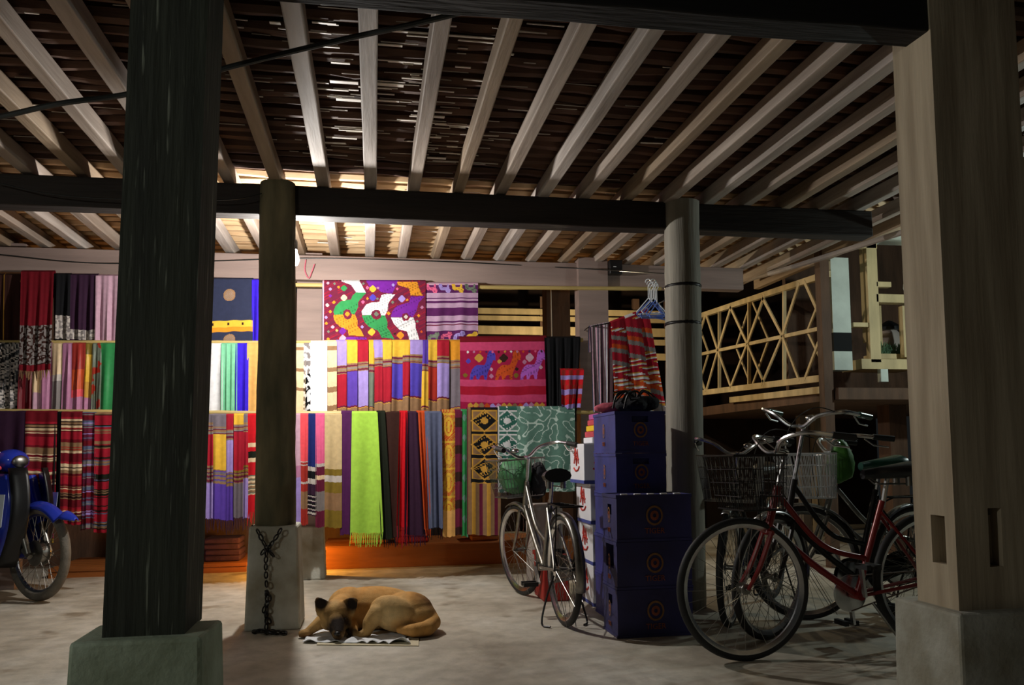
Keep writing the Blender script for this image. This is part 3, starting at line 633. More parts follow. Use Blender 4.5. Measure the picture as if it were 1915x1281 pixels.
for k, (lab, a, c, s) in enumerate([('lavender scarf just right of the mossy post', 400, 441, [(850, 'pal'), (900, 'mau'), (1000, 'lav'), (1180, 'lav')]), ('coral scarf with brick red striped end', 438, 472, [(830, 'cor'), (850, '~sil/brick'), (915, 'brick'), (925, 'sil'), (960, 'brick'), (1030, 'khk'), (1100, 'brick')]),
    ('navy scarf with a dark silver-barred end', 469, 507, [(855, 'navy'), (872, 'sil'), (905, 'blk'), (925, 'sil'), (965, 'dpl'), (1060, '~dpl/blk/sil')]), ('rose pink scarf with maroon and silver end', 503, 542, [(840, 'pnk'), (855, 'sil'), (890, 'mar'), (910, 'crm'), (960, 'mar'), (1040, 'grey'), (1110, 'mar')]),
    ('beige scarf with olive and silver bands', 539, 616, [(865, 'beige'), (890, 'olive'), (918, 'sil'), (965, 'olive'), (1040, 'khk'), (1112, 'olive')])]):
    cloth(lab, 370+a*.4374, 370+c*.4374, 775, Zb(s[-1][0]), R2-.005*(k % 2), bands(*[(Zb(y), c2) for y, c2 in s]), folds=1.0, amp=.01, group=G3)
# --- lowest row, right of the mossy post
for k, (lab, a, c, yb, b0, b1, p, fr) in enumerate([('plain deep purple scarf beside the lime one', 638, 662, 1000, 636, 658, solid('plum'), None), ('wide lime green fringed scarf', 658, 706, 996, 655, 717, solid('lime'), ('lime', .10)), ('near-black green scarf behind the lime one', 704, 720, 1008, 712, 734, solid('dkgn'), None),
    ('dark brown scarf right of the lime one', 709, 750, 1006, 716, 746, solid('brn'), ('blk', .07)), ('scarlet scarf between brown and violet ones', 747, 762, 985, 741, 762, solid('scar'), ('red', .15)), ('dark violet scarf left of the orange one', 759, 782, 1000, 756, 800, solid('dpl'), ('dpl', .08)),
    ('narrow orange scarf crossing downward to the right', 778, 797, 990, 791, 806, solid('orn'), ('orn', .05)), ('slate blue scarf left of the gold brocade', 794, 826, 988, 802, 828, solid('slt'), ('blk', .08))]):
    cloth(lab, a, c, 771+k % 2, yb, R2-.006*((k*2) % 3), p, b0=b0, b1=b1, folds=.7 if 'lime' in lab else 1.3, amp=.014, group=G3, fringe=fr, nu=26)
def goldpat(px, py, u, v):
    if u < .08 or u > .94: return LC['mar']
    k = ((py-772) % 52)/52; d = abs(u-.52)*1.5
    if py > 955: return LC['pch']
    if abs(math.hypot(d, (k-.5)*1.3)-.38) < .07 or abs(d-.02) < .08 and abs(k-.5) < .2 or k < .07: return LC['yel']
    return LC['gold'] if hsh(int(px), int(py/2)) > .35 else LC['orn']
cloth('orange gold brocade scarf with medallions', 824, 853, 769, 1003, R2, goldpat, nu=34, nv=130, folds=1, amp=.006, group=G3)
cloth('maroon brocade strip left of the green strip', 851, 864, 769, 1000, R2-.006, lambda px, py, u, v: LC['brn'] if int(py/17) % 3 == 1 else LC['mar'], folds=.8, amp=.004, group=G3)
cloth('green brocade strip with small diamonds', 862, 875, 768, 1003, R2, lambda px, py, u, v: LC['teal'] if abs(((py-800) % 38)-19)/14+abs(u-.5)*1.6 < .55 or u < .1 or u > .9 else LC['green'], nu=16, folds=.8, amp=.004, group=G3)
def diam(bg, ink, line):
    def f(px, py, u, v):
        cx, cy = ((px-906+27) % 54-27)/27., ((py-787+22.5) % 45-22.5)/22.5; e = abs(cx)+abs(cy); d = math.hypot(cx, cy)
        if d < .26: return LC[line]
        if e < .82: return LC[ink] if hsh(int(px/2.2), int(py/2.2)) < .86 else LC[line]
        if e < .98: return LC[line]
        t = min(abs(abs(cx)-1), abs(abs(cy)-1))
        return LC[bg] if t > .22 else LC[line] if t > .12 else LC[ink]
    return f
def blackgold(px, py, u, v):
    if px < 880 or py > 905: return LC[('mar', 'khk', 'gold', 'khk')[int(px/7) % 4]]
    return diam('khk', 'blk', 'gold')(px, py, u, v)
cloth('black and gold diamond patterned cloth behind the bicycle basket', 873, 936, 765, 1000, R2-.006, blackgold, nu=70, nv=150, folds=1.2, amp=.007, group=G3, name='brocade_cloth', cat='cloth')
def tealpat(px, py, u, v):
    if px < 966: return diam('teal', 'tealdk', 'wht')(px+12, py, u, v) if px > 934 else LC['wht']
    q = noise.noise(V((px*.07, py*.075, 4)))
    return LC['tealp'] if abs(q-.1) < .07 else LC['teal']
LC.update(tealdk=rgb(44, 96, 84), tealp=rgb(190, 210, 202))
cloth('grey teal cloth with pale swirls behind the handlebar', 931, 1075, 763, 920, R2-.014, tealpat, nu=110, nv=110, folds=2, amp=.008, group=G3, name='swirl_cloth', cat='cloth')
# --- right end, nearer to the viewer on a slanting cord
cloth('pale grey vertically striped cloth on the slanting cord', 1103, 1147, 612, 772, 5.9, lambda px, py, u, v: LC['slt'] if int(u*30) % 5 == 0 else LC['pal'] if int(u*30) % 3 else LC['wht'], top2=603, b0=1108, b1=1144, folds=3, amp=.012, nu=52, name='striped_cloth', cat='cloth')
def ikat(px, py, u, v):
    col = int(u*2.6); k = int((v*22+u*-4+col*.4)); h = hsh(k, col)
    if h > .72: return LC[('wht', 'red', 'gold')[int(v*66) % 3]]
    if h > .5: return LC['grey']
    if h > .38: return LC['orn']
    return LC['red']
cloth('large red folk blanket with grey and white bars, hung slanting', 1142, 1212, 604, 775, 5.8, ikat, top2=577, b0=1150, b1=1246, nu=60, nv=90, folds=2.2, amp=.012, name='folk_blanket', cat='blanket')
# ================================================================== BEHIND THE DISPLAY
wb = MB().box((-4.9, 8.1, 0), (onY(893, 600, 8.1).x, 8.16, 2.6)).build('wall_back', 'wood_brown', smooth=False); tag(wb, kind='structure')
# low sales platform behind the scarves
x0, x1 = -2.6, 2.5
t = thing('low_platform', 'low wooden platform glowing orange under the hanging scarves', 'platform', (0, 7.5, 0))
MB().box((onY(610, 1050, 7.25).x, 7.22, 0), (x1, 7.25, .19)).build('front_board', 'wood_warm', t, smooth=False, bev=.004)
for i in range(6): MB().box((onY(605, 1050, 7.25).x, 7.25+i*.125, .165), (x1, 7.365+i*.125, .195)).build('plank', 'wood_warm', t, smooth=False, bev=.004)
t = thing('low_platform', 'low wooden step behind the near-black post, lit orange', 'platform', (-1.6, 7.5, 0))
for i in range(6): MB().box((x0, 7.25+i*.125, .05), (onY(462, 1050, 7.25).x, 7.365+i*.125, .08)).build('plank', 'wood_warm', t, smooth=False, bev=.004)
MB().box((x0, 7.26, 0), (onY(460, 1050, 7.25).x, 7.29, .05)).build('front_board', 'wood_warm', t, smooth=False)
# folded cloths on the platform, seen under the hanging ones
for k, (px, w_, c, h_, nm) in enumerate([(690, .34, 'orn', .16, 'orange'), (770, .30, 'dred', .22, 'dark red'), (905, .26, 'orn', .17, 'rust'), (420, .3, 'plum', .2, 'dark plum')]):
    X = onY(px, 1000, 7.5).x; b = MB(); z0 = .195 if px > 600 else .08; n = 4
    t = thing('folded_cloth', 'pile of folded %s cloth low behind the scarves' % nm, 'cloth', (X, 7.5, z0))
    for i in range(n):
        d = random.uniform(-.012, .012); z = z0+i*h_/n
        MB().box((X-w_/2+d, 7.36, z+.002), (X+w_/2+d, 7.68, z+h_/n)).build('fold', {'orn': 'wood_warm', 'dred': 'red_plastic', 'plum': 'plum_cloth'}[c], t, bev=.014)
# concrete footing of the back post behind the mossy post
A, B = onY(563, 1000, 6.9), onY(607, 1000, 6.9)
o = MB().hexa([(A.x-.02, 6.66, 0), (B.x+.02, 6.66, 0), (B.x+.02, 6.9, 0), (A.x-.02, 6.9, 0), (A.x, 6.68, .42), (B.x, 6.68, .42), (B.x, 6.88, .42), (A.x, 6.88, .42)]).build('footing_block', 'concrete', smooth=False, bev=.01)
tag(o, 'pale concrete block at the floor right of the mossy post footing', 'block'); centre(o)
# neighbouring house behind: horizontal boards lit by its lamp
wf = MB().box((.6, 10.2, -.05), (6.5, 10.26, 3.4)).build('wall_far', 'deck', smooth=False); tag(wf, kind='structure')
rail = thing('board_fence', 'warm lit horizontal boards of the house in the gap behind the display', 'fence', (onY(1060, 600, 9.4).x, 9.4, 0))
for (ya, yb) in ((575, 586), (589, 598), (608, 624), (629, 640), (655, 668)):
    a, c = onY(880, ya, 9.4), onY(880, yb, 9.4); e, g = onY(1300, ya+7, 9.4), onY(1300, yb+7, 9.4)
    MB().hexa([(c.x, 9.4, c.z), (g.x, 9.4, g.z), (g.x, 9.43, g.z), (c.x, 9.43, c.z), (a.x, 9.42, a.z), (e.x, 9.42, e.z), (e.x, 9.45, e.z), (a.x, 9.45, a.z)]).build('board', 'wood_yellow', rail, smooth=False)
for px in (1016, 1130, 1190, 1250):
    a = onY(px, 600, 9.47); MB().box((a.x-.04, 9.46, 0), (a.x+.04, 9.52, 2.9)).build('upright', 'wood_brown', rail, smooth=False)
# --- raised veranda of the neighbouring house with a lattice railing
XL = 3.95
r_ = thing('lattice_railing', 'yellow bamboo lattice railing with diamond bracing on the raised veranda', 'railing', (XL, 7.5, 1.5))
def bx(px, py, X=XL): return onX(px, py, X)
def rbar(n, p, q, w_, h_, mt='wood_yellow', par=r_): return MB().bar(p, q, w_, h_).build(n, mt, par, smooth=False)
rbar('top_rail', bx(1295, 596), bx(1550, 512), .05, .055); rbar('middle_rail', bx(1295, 666), bx(1550, 611), .03, .035); rbar('bottom_rail', bx(1295, 737), bx(1550, 706), .05, .06)
T0, T1, B0, B1 = bx(1298, 595), bx(1546, 513), bx(1298, 736), bx(1546, 707)
nc = 4
for k in range(nc+1):
    u = k/nc; rbar('baluster', B0.lerp(B1, u), T0.lerp(T1, u), .022, .032)
mp_ = lambda u: (B0.lerp(B1, u)+T0.lerp(T1, u))/2
for k in range(nc):
    for s in (0, 1):
        um = (k+.5)/nc; ue = (k+s)/nc; e = random.uniform(-.02, .02)
        rbar('brace', B0.lerp(B1, um+e)+V((-.02, 0, 0)), mp_(ue)+V((-.02, 0, 0)), .014, .028); rbar('brace', T0.lerp(T1, um+e)+V((-.02, 0, 0)), mp_(ue)+V((-.02, 0, 0)), .014, .034)
        if (k+s) % 2: continue
        rbar('brace', mp_(um)+V((.03, 0, .0)), B0.lerp(B1, ue)+V((.03, 0, 0)), .014, .024); rbar('brace', mp_(um)+V((.03, 0, .0)), T0.lerp(T1, ue)+V((.03, 0, 0)), .014, .024)
# veranda floor and its stilts
zv = bx(1546, 716).z
o = MB().box((XL-.03, 6.2, zv-.16), (6.8, 10.1, zv-.06)).build('veranda_floor', 'wood_brown', smooth=False); tag(o, kind='structure')
for i, (px, a) in enumerate(((1330, 742), (1420, 736))):
    pass
MB().bar(bx(1368, 748, XL-.05), bx(1548, 728, XL-.05), .05, .06).build('edge_board', 'wood_yellow', o, smooth=False)
def stilt(label, px0, px1, Y, z1, mt='whitewash', z0=0):
    a, c = onY(px0, 800, Y).x, onY(px1, 800, Y).x
    o = hewn(MB(), a, c, Y, Y+(c-a), z0, z1, jit=.004).build('stilt', mt, smooth=False, bev=.006); tag(o, label, 'stilt'); centre(o)
stilt('pale stilt under the veranda behind the bicycle handlebars, left one', 1497, 1512, 9.0, zv-.16, 'plaster_grey')
stilt('pale stilt under the veranda behind the bicycle handlebars, right one', 1524, 1542, 8.6, zv-.16, 'post_pale')
stilt('red brown stilt under the veranda beside the pale square post', 1664, 1696, 6.9, zv-.16, 'wood_brown')
stilt('dark corner post at the near end of the lattice railing', 1545, 1562, 6.25, 2.75, 'wood_brown')
# near end of the veranda, facing the viewer
YV = 6.3
fr = thing('veranda_frame', 'yellow timber window frame of the veranda beside the lattice railing', 'frame', (onY(1640, 690, YV).x, YV, zv-.16))
def fbar(n, x0, y0, x1, y1, th=.06, mt='wood_yellow', Y=YV, par=fr):
    a, c = onY(x0, y1, Y), onY(x1, y0, Y)
    return MB().box((a.x, Y, a.z), (c.x, Y+th, c.z)).build(n, mt, par, smooth=False, bev=.004)
fbar('stud', 1629, 452, 1639, 678); fbar('stud', 1620, 452, 1629, 640, .05, Y=YV+.04); fbar('stud', 1641, 565, 1648, 668, .04, Y=YV+.2); fbar('cross_piece', 1639, 527, 1667, 536); fbar('sill', 1639, 551, 1712, 565, .1); fbar('sill', 1596, 603, 1624, 611, .06)
fbar('stud', 1692, 572, 1712, 668, .06); fbar('floor_board', 1612, 672, 1716, 690, .3); fbar('floor_board', 1640, 662, 1716, 671, .2, Y=YV+.1); fbar('hanging_stub', 1648, 690, 1661, 714, .05, 'whitewash', YV-.05); fbar('header', 1565, 452, 1640, 462, .05)
w1 = thing('whitewashed_post', 'whitewashed flaking post with a dark band right of the lattice railing', 'post', (onY(1578, 690, YV).x, YV+.1, zv-.2))
a, c = onY(1561, 690, YV+.02), onY(1595, 690, YV+.02)
for n, y0, y1, mt in (('upper_face', 482, 622, 'whitewash'), ('dark_band', 622, 657, 'black_void'), ('lower_face', 657, 692, 'whitewash')):
    z1_, z0_ = onY(1578, y0, YV+.02).z, onY(1578, y1, YV+.02).z
    hewn(MB(), a.x, c.x, YV+.02, YV+.16, z0_, z1_, jit=.006, seg=6).build(n, mt, w1, smooth=False)
o = MB(); a0 = onY(1694, 555, YV); 
pts = [(onY(1694+2*math.sin(k*1.9), 555-k*8, YV).x, onY(1694, 555-k*8, YV).z) for k in range(14)]
xr = onY(1716, 500, YV).x
o.plate([(xr, pts[0][1])]+[(xr, pts[-1][1])]+[(x, z) for x, z in reversed(pts)], (0, YV, 0), (1, 0, 0), (0, 0, 1), -.03)
o = o.build('whitewashed_board', 'whitewash', smooth=False); tag(o, 'ragged whitewashed board edge high beside the pale square post', 'board'); centre(o)
# soffit board and pipe at the top right
a, b_, c, d = onX(1618, 448, 4.05), onX(1720, 392, 4.05), onX(1720, 460, 4.6), onX(1640, 458, 4.6)
o = MB().hexa([a, b_, c, d]+[p+V((0, 0, .03)) for p in (a, b_, c, d)]).build('roof_sheet', 'whitewash', smooth=False); tag(o, 'pale sloping roof sheet at the top left of the pale square post', 'roof sheet'); centre(o)
o = MB().tube([onX(1335, 541, 3.6), onX(1480, 500, 3.6), onX(1720, 424, 3.6)], .022, 8).build('long_pole', 'plaster_grey'); tag(o, 'long grey pole slanting up above the lattice railing', 'pole'); centre(o)
o = MB().box((4.25, 7.6, zv-.1), (6.8, 7.66, 3.2)).build('wall_veranda', 'wood_brown', smooth=False); tag(o, kind='structure')
o = MB().box((3.4, 9.9, 0), (6.8, 9.96, zv)).build('wall_under', 'deck', smooth=False); tag(o, kind='structure')
o = MB().box((.6, 8.28, 2.98), (6.5, 8.42, 3.12)).build('trim_1', 'wood_brown', smooth=False); tag(o, kind='structure')
# jar and grass bundle on the veranda
p = onY(1667, 655, YV+.4); z0 = onY(1667, 664, YV+.1).z
t = thing('clay_jar', 'clay jar with a black lid standing on the veranda', 'jar', (p.x, YV+.42, z0))
MB().rev([(0, 0), (.07, 0), (.1, .06), (.11, .16), (.09, .24), (.06, .28), (0, .28)], (p.x, YV+.42, z0), n=18).build('body', 'plaster_grey', t)
MB().rev([(0, .37), (.03, .36), (.12, .30), (.125, .27), (0, .27)], (p.x, YV+.42, z0), n=18).build('lid', 'black_plastic', t)
b = MB()
for k in range(260):
    a = onY(random.uniform(1640, 1690), 662, YV+.2); q = a+V((0, random.uniform(-.05, .1), 0)); h_ = random.uniform(.03, .11)
    b.bar(q+V((0, 0, -.01)), q+V((random.uniform(-.07, .07), random.uniform(-.05, .05), h_)), .004, .002)
o = b.build('grass_bundle', 'grass_green', smooth=False); tag(o, 'bundle of grey green dry grass in front of the clay jar', 'grass', kind='stuff')
# ================================================================== CABLES, SMALL FITTINGS
def cable(label, pts, r, mt='cable', name='cable', cat='cable'):
    o = MB().tube(curve(pts, 8), r, 8).build(name, mt); tag(o, label, cat); return centre(o)
cable('thick black cable sagging under the joists across the front', [onY(-60, 226, 3.25), onY(6, 217, 3.25), onY(110, 194, 3.2), onY(228, 178, 3.2), onY(330, 156, 3.15), onY(420, 128, 3.1), onY(540, 98, 3.05), onY(640, 74, 3.0), onY(760, 48, 2.9), onY(852, 26, 2.82), onY(930, 2, 2.8)], .011)
cable('thin black wire strung along the pale back beam', [onY(-20, 474, 6.58), onY(180, 492, 6.58), onY(400, 488, 6.58), onY(600, 483, 6.58), onY(850, 490, 6.58), onY(1100, 503, 6.5), onY(1246, 512, 5.05)], .0045)
cable('thin wire drooping along the dark crossbeam at the left', [onY(-20, 338, 4.83), onY(90, 362, 4.83), onY(220, 372, 4.83), onY(420, 374, 4.83), onY(490, 362, 4.85)], .003)
cable('slanting cord carrying the folk blanket', [onY(1093, 618, 6.55), onY(1104, 611, 5.93), onY(1146, 602, 5.86), onY(1212, 577, 5.82), onY(1262, 552, 5.03)], .005)
cable('pale string hanging in the gap beside the dark brown post', [onY(1029, 470, 7.4), onY(1030, 536, 7.4), onY(1031, 590, 7.4), onY(1032, 640, 7.4)], .006, 'flake', 'string', 'string')
cable('pink string dangling from the back beam beside the mossy post', [onY(572, 486, 6.55), onY(570, 505, 6.55), onY(577, 520, 6.55), onY(583, 508, 6.55), onY(588, 494, 6.55)], .004, 'pink_cloth', 'string', 'string')
A = onY(1141, 512, 6.5); C = onY(1164, 486, 6.5)
t = thing('switch_box', 'small black electric box at the top of the pale back post', 'box', ((A.x+C.x)/2, 6.53, A.z))
MB().box((A.x, 6.5, A.z), (C.x, 6.57, C.z)).build('case', 'black_plastic', t, bev=.005); MB().box((A.x+.03, 6.495, A.z+.06), (A.x+.055, 6.5, A.z+.066)).build('switch', 'hanger_white', t)
# wire hangers bunched on the cord
for k in range(6):
    c = onY(1212+k*3.2, 527+(k % 3)*4, 5.55-.02*k); a = -.5+.22*k; ca, sa = math.cos(a), math.sin(a)
    f = lambda x, z, c=c, ca=ca, sa=sa: c+V((x*ca, x*sa, z))
    t = thing('coat_hanger', ('%s coat hanger in the bunch above the folk blanket' % ('blue' if k % 3 else 'white')), 'hanger', (c.x, c.y, c.z-.26), 'bunched coat hangers')
    MB().tube([f(.02*math.sin(q*.6), .02*math.cos(q*.6)-.0) for q in range(-3, 4)]+[f(.0, -.03), f(0, -.12)], .004, 6).build('hook', 'hanger_white', t)
    s = .6+.08*(k % 2)
    MB().tube([f(0, -.12), f(.15*s, -.22), f(.13*s, -.235), f(-.13*s, -.235), f(-.15*s, -.22)], .0055, 6, closed=True).build('arms', 'hanger_blue' if k % 3 else 'hanger_white', t)
# black chain looped round the mossy post's footing
def chain(pts, par, r=.016):
    q = curve(pts, 6); L_ = 0; last = q[0]; k = 0
    for p in q[1:]:
        L_ += (p-last).length; last = p
        if L_ > r*1.7:
            L_ = 0; k += 1; d = (p-q[max(0, q.index(p)-1)]).normalized(); s = d.orthogonal().normalized()
            if k % 2: s = d.cross(s)
            MB().tube([p+d*math.cos(a)*r*1.15+s*math.sin(a)*r*.7 for a in [2*PI*i/10 for i in range(10)]], r*.3, 5, closed=True).build('link', 'dark_metal', par)
t = thing('chain', 'black chain knotted in front of the concrete block of the mossy post', 'chain', (onY(500, 1177, 4.74).x, 4.74, 0))
F_ = lambda x, y: onY(x, y, 4.77)
chain([F_(478, 985), F_(488, 1005), F_(499, 1026)], t); chain([F_(530, 982), F_(516, 1005), F_(500, 1028)], t); chain([F_(499, 1022), F_(497, 1060), F_(499, 1110), F_(498, 1172)], t); chain([F_(486, 1040), F_(498, 1028), F_(514, 1042)], t); chain([F_(494, 1102), F_(504, 1118), F_(494, 1140), F_(505, 1165)], t)
chain([onZ(468, 1184, .012), onZ(485, 1180, .012), onZ(505, 1183, .012), onZ(535, 1182, .012)], t); chain([onZ(470, 1181, .03), onZ(500, 1180, .03), onZ(530, 1184, .012)], t)
cable('black rope tied round the foot of the mossy post shaft', [onY(470, 985, 4.85)]+[onY(x, 990+3*math.sin(x), 4.84) for x in (485, 500, 520, 535)]+[onY(551, 985, 4.86)], .012, 'black_cloth', 'rope', 'rope')
# ================================================================== CRATES AND CARTONS
def text_mesh(s, size, ext=.001):
    cu = bpy.data.curves.new('lettering', 'FONT'); cu.body = s; cu.size = size; cu.align_x = 'CENTER'; cu.align_y = 'CENTER'; cu.extrude = ext; cu.resolution_u = 2
    o = bpy.data.objects.new('lettering', cu); COL.objects.link(o); dg = bpy.context.evaluated_depsgraph_get(); me = bpy.data.meshes.new_from_object(o.evaluated_get(dg)); bpy.data.objects.remove(o); return me
TXT = {}
def lettering(s, size, mt, par, M, sx=1):
    k = (s, size, mt)
    if k not in TXT: TXT[k] = text_mesh(s, size); TXT[k].materials.clear(); TXT[k].materials.append(MATS[mt])
    o = bpy.data.objects.new('lettering', TXT[k]); COL.objects.link(o); o.parent = par; o.matrix_local = M @ Matrix.Diagonal((sx, 1, 1, 1)); return o
def face_mats(lo, hi, loc):
    return (Matrix.Translation(V(((lo[0]+hi[0])/2, lo[1]-.001, 0))-V((loc[0], loc[1], 0))) @ Matrix.Rotation(PI/2, 4, 'X'), Matrix.Translation(V((lo[0]-.001, (lo[1]+hi[1])/2, 0))-V((loc[0], loc[1], 0))) @ Matrix.Rotation(-PI/2, 4, 'Z') @ Matrix.Rotation(PI/2, 4, 'X'))
def crate(label, lo, hi, mt, hole_f, hole_l, notches=False):
    loc = ((lo[0]+hi[0])/2, (lo[1]+hi[1])/2, lo[2]); t = thing('beer_crate', label, 'crate', loc, 'stacked blue crates')
    w_, d_, h_ = hi[0]-lo[0], hi[1]-lo[1], hi[2]-lo[2]; b = MB(); e = .004; zc = lo[2]; xm, ym = (lo[0]+hi[0])/2, (lo[1]+hi[1])/2
    sl = []
    if hole_f: sl.append(('F', xm-.05, xm+.05, zc+h_*.74, zc+h_*.88, .03))
    if hole_l: sl.append(('L', ym+hole_l[0], ym-hole_l[0], zc+h_*hole_l[1], zc+h_*hole_l[2], .05))
    hewn(b, lo[0]+e, hi[0]-e, lo[1]+e, hi[1]-e, zc+.003, hi[2]-.004, slots=sl, seg=3, jit=0); b.build('body', mt, t, smooth=False)
    for z0, z1 in ((zc, zc+.014), (hi[2]-.018, hi[2])):
        b = MB(); b.box((lo[0], lo[1], z0), (hi[0], lo[1]+.012, z1)); b.box((lo[0], hi[1]-.012, z0), (hi[0], hi[1], z1)); b.box((lo[0], lo[1]+.012, z0), (lo[0]+.012, hi[1]-.012, z1)); b.box((hi[0]-.012, lo[1]+.012, z0), (hi[0], hi[1]-.012, z1))
        b.build('rim', mt, t, smooth=False)
    if notches:
        for k in range(5): MB().box((lo[0]+.03+k*.075, lo[1]-.002, hi[2]), (lo[0]+.065+k*.075, lo[1]+.02, hi[2]+.006)).build('rim_tab', 'carton_white', t, smooth=False)
    Mf, Ml = face_mats(lo, hi, loc)
    for M, s, sx in ((Mf, min(1, w_/.36), 1), (Ml, .8, .55)):
        zc2 = h_*.55
        for nm, mt2, R0, R1_, dz in (('emblem_ring', 'crate_gold', .048*s, .038*s, 0), ('emblem_disc', 'crate_orange', .024*s, .010*s, 0)):
            q = MB(); n = 20
            for i in range(n): a = 2*PI*i/n; q.v += [V((sx*R0*math.cos(a), zc2+R0*math.sin(a)*1.12, 0)), V((sx*R1_*math.cos(a), zc2+R1_*math.sin(a)*1.12, .0006))]
            for i in range(n): j = (i+1) % n; q.f.append((2*i, 2*j, 2*j+1, 2*i+1))
            q.xf(M); q.build(nm, mt2, t, local=True, smooth=False)
        lettering('TIGER', .042*s, 'crate_orange', t, M @ Matrix.Translation((0, h_*.22, 0)), sx)
    return t
xf0, yf0 = 1.30, 4.17; ch = .253
ords = ['bottom', 'middle', 'top']
for k in range(3):
    j = random.uniform(-.006, .006)
    crate('dark blue crate, %s of the three in the front stack' % ords[k], (xf0+j, yf0, k*ch), (xf0+.43+j, yf0+.265, (k+1)*ch-.002), 'crate_old', False, ((.035, .62, .85), (.07, .42, .98), (.035, .55, .78))[k], notches=(k == 2))
xb0, yb0 = onY(1150, 850, 4.47).x, 4.47
o5 = ['lowest', 'second from the floor', 'third from the floor', 'second from the top', 'topmost']
for k in range(5):
    j = random.uniform(-.005, .005); h5 = .2455
    crate('blue crate, %s in the tall rear stack' % o5[k], (xb0+j, yb0, k*h5), (xb0+.31+j, yb0+.46, (k+1)*h5-.002), 'crate_blue', k > 2, None)
# white cartons behind
def carton(label, lo, hi):
    loc = ((lo[0]+hi[0])/2, (lo[1]+hi[1])/2, lo[2]); t = thing('white_carton', label, 'carton', loc, 'stacked white cartons')
    MB().box(lo, hi).build('box', 'carton_white', t, smooth=False, bev=.004)
    h_ = hi[2]-lo[2]; Mf, Ml = face_mats(lo, hi, loc)
    q = MB().box((-(hi[0]-lo[0])/2, .0, 0), ((hi[0]-lo[0])/2, .022, .001)); q.xf(Mf); q.build('stripe', 'carton_blue', t, local=True, smooth=False)
    q = MB().box((-(hi[1]-lo[1])/2, .0, 0), ((hi[1]-lo[1])/2, .022, .001)); q.xf(Ml); q.build('stripe', 'carton_blue', t, local=True, smooth=False)
    for M in (Mf, Ml):
        q = MB()
        for pts in ([(-.06, .5), (-.02, .8), (.0, .45), (.03, .85), (.05, .5)], [(-.07, .38), (-.02, .3), (.04, .34), (.07, .42)], [(-.03, .62), (.02, .66), (.06, .6)], [(-.05, .7), (-.03, .9), (.0, .75)]):
            q.tube([(x, y*h_, .001) for x, y in pts], .006, 5)
        q.xf(M); q.build('scrawl_print', 'carton_red', t, local=True)
cx = onZ(1115, 1140).x+.05
for k in range(4):
    xo = (0, 0, -.01, -.05)[k]
    carton(('white carton with red script print, lowest of the pile behind the bicycle', 'white carton with red script print, second from the floor behind the bicycle', 'white carton with red script print, third from the floor behind the bicycle', 'white carton, topmost of the pile behind the bicycle')[k], (cx-.04+xo, 5.06, k*.262), (cx+.22+xo, 5.42, k*.262+.260))
t = thing('magazine_pile', 'pink and yellow printed packets on the topmost white carton', 'packet', (cx+.05, 5.2, 1.05))
for k, mt in enumerate(('carton_white', 'moto_pink', 'decal_yellow', 'moto_pink', 'mauve')):
    if mt == 'mauve': mat('mauve', rgb(190, 90, 160), .5)
    MB().box((cx-.01+.01*k, 5.14, 1.051+k*.04), (cx+.19-.006*k, 5.36, 1.089+k*.04)).build('packet', mt, t, smooth=False, bev=.006)
A = onZ(1022, 1128)
t = thing('red_crate', 'red plastic box on the floor behind the rear wheel of the grey bicycle', 'box', (A.x+.03, 5.5, 0))
MB().box((A.x-.01, 5.3, 0), (A.x+.17, 5.6, .3)).build('body', 'red_plastic', t, bev=.01); MB().box((A.x-.02, 5.29, .28), (A.x+.18, 5.61, .31)).build('rim', 'red_plastic', t, bev=.004)
o = MB().box((A.x-.01, 5.64, 0), (A.x+.22, 5.92, .62)).build('grey_sack', 'plaster_grey', bev=.04); tag(o, 'grey cloth sack standing between the grey bicycle and the cartons', 'sack'); centre(o)
# tangle of black bag on the crates
def lump(c, r, seed=0, amp=.35, n=28, m_=18):
    b = MB().ell(c, r, n=n, m_=m_); c = V(c)
    for p in b.v: p += (p-c)*amp*noise.fractal(V((p.x*9+seed, p.y*9, p.z*9)), 1, 2, 3)
    return b
zt = 5*.2455
bag = thing('black_bag', 'crumpled black bag with loop handles on the topmost blue crate', 'bag', (xb0+.18, yb0+.2, zt))
b = lump((xb0+.2, yb0+.2, zt+.05), (.12, .11, .05), 3)
for p in b.v: p.z = max(p.z, zt+.001)
b.build('body', 'black_cloth', bag)
for dx in (0, .07): MB().tube(curve([(xb0+.03+dx, yb0+.12, zt+.02), (xb0+.05+dx, yb0+.1, zt+.1), (xb0+.11+dx, yb0+.1, zt+.12), (xb0+.15+dx, yb0+.12, zt+.05)], 6), .006, 6).build('handle', 'black_plastic', bag)
for k in range(14):
    a = random.uniform(0, 6.3); p = V((xb0+.2, yb0+.2, zt+.07)); MB().tube(curve([p, p+V((.06*math.cos(a), .06*math.sin(a), .06)), p+V((.14*math.cos(a), .1*math.sin(a), random.uniform(-.02, .05)))], 4), .005, 5).build('strap_end', 'black_plastic', bag)
o = lump((xb0+.06, yb0+.3, zt+.035), (.09, .07, .033), 9)
for p in o.v: p.z = max(p.z, zt+.001)
o = o.build('pink_cloth_scrap', 'pink_cloth'); tag(o, 'pink cloth scrap beside the black bag on the crates', 'cloth'); centre(o)
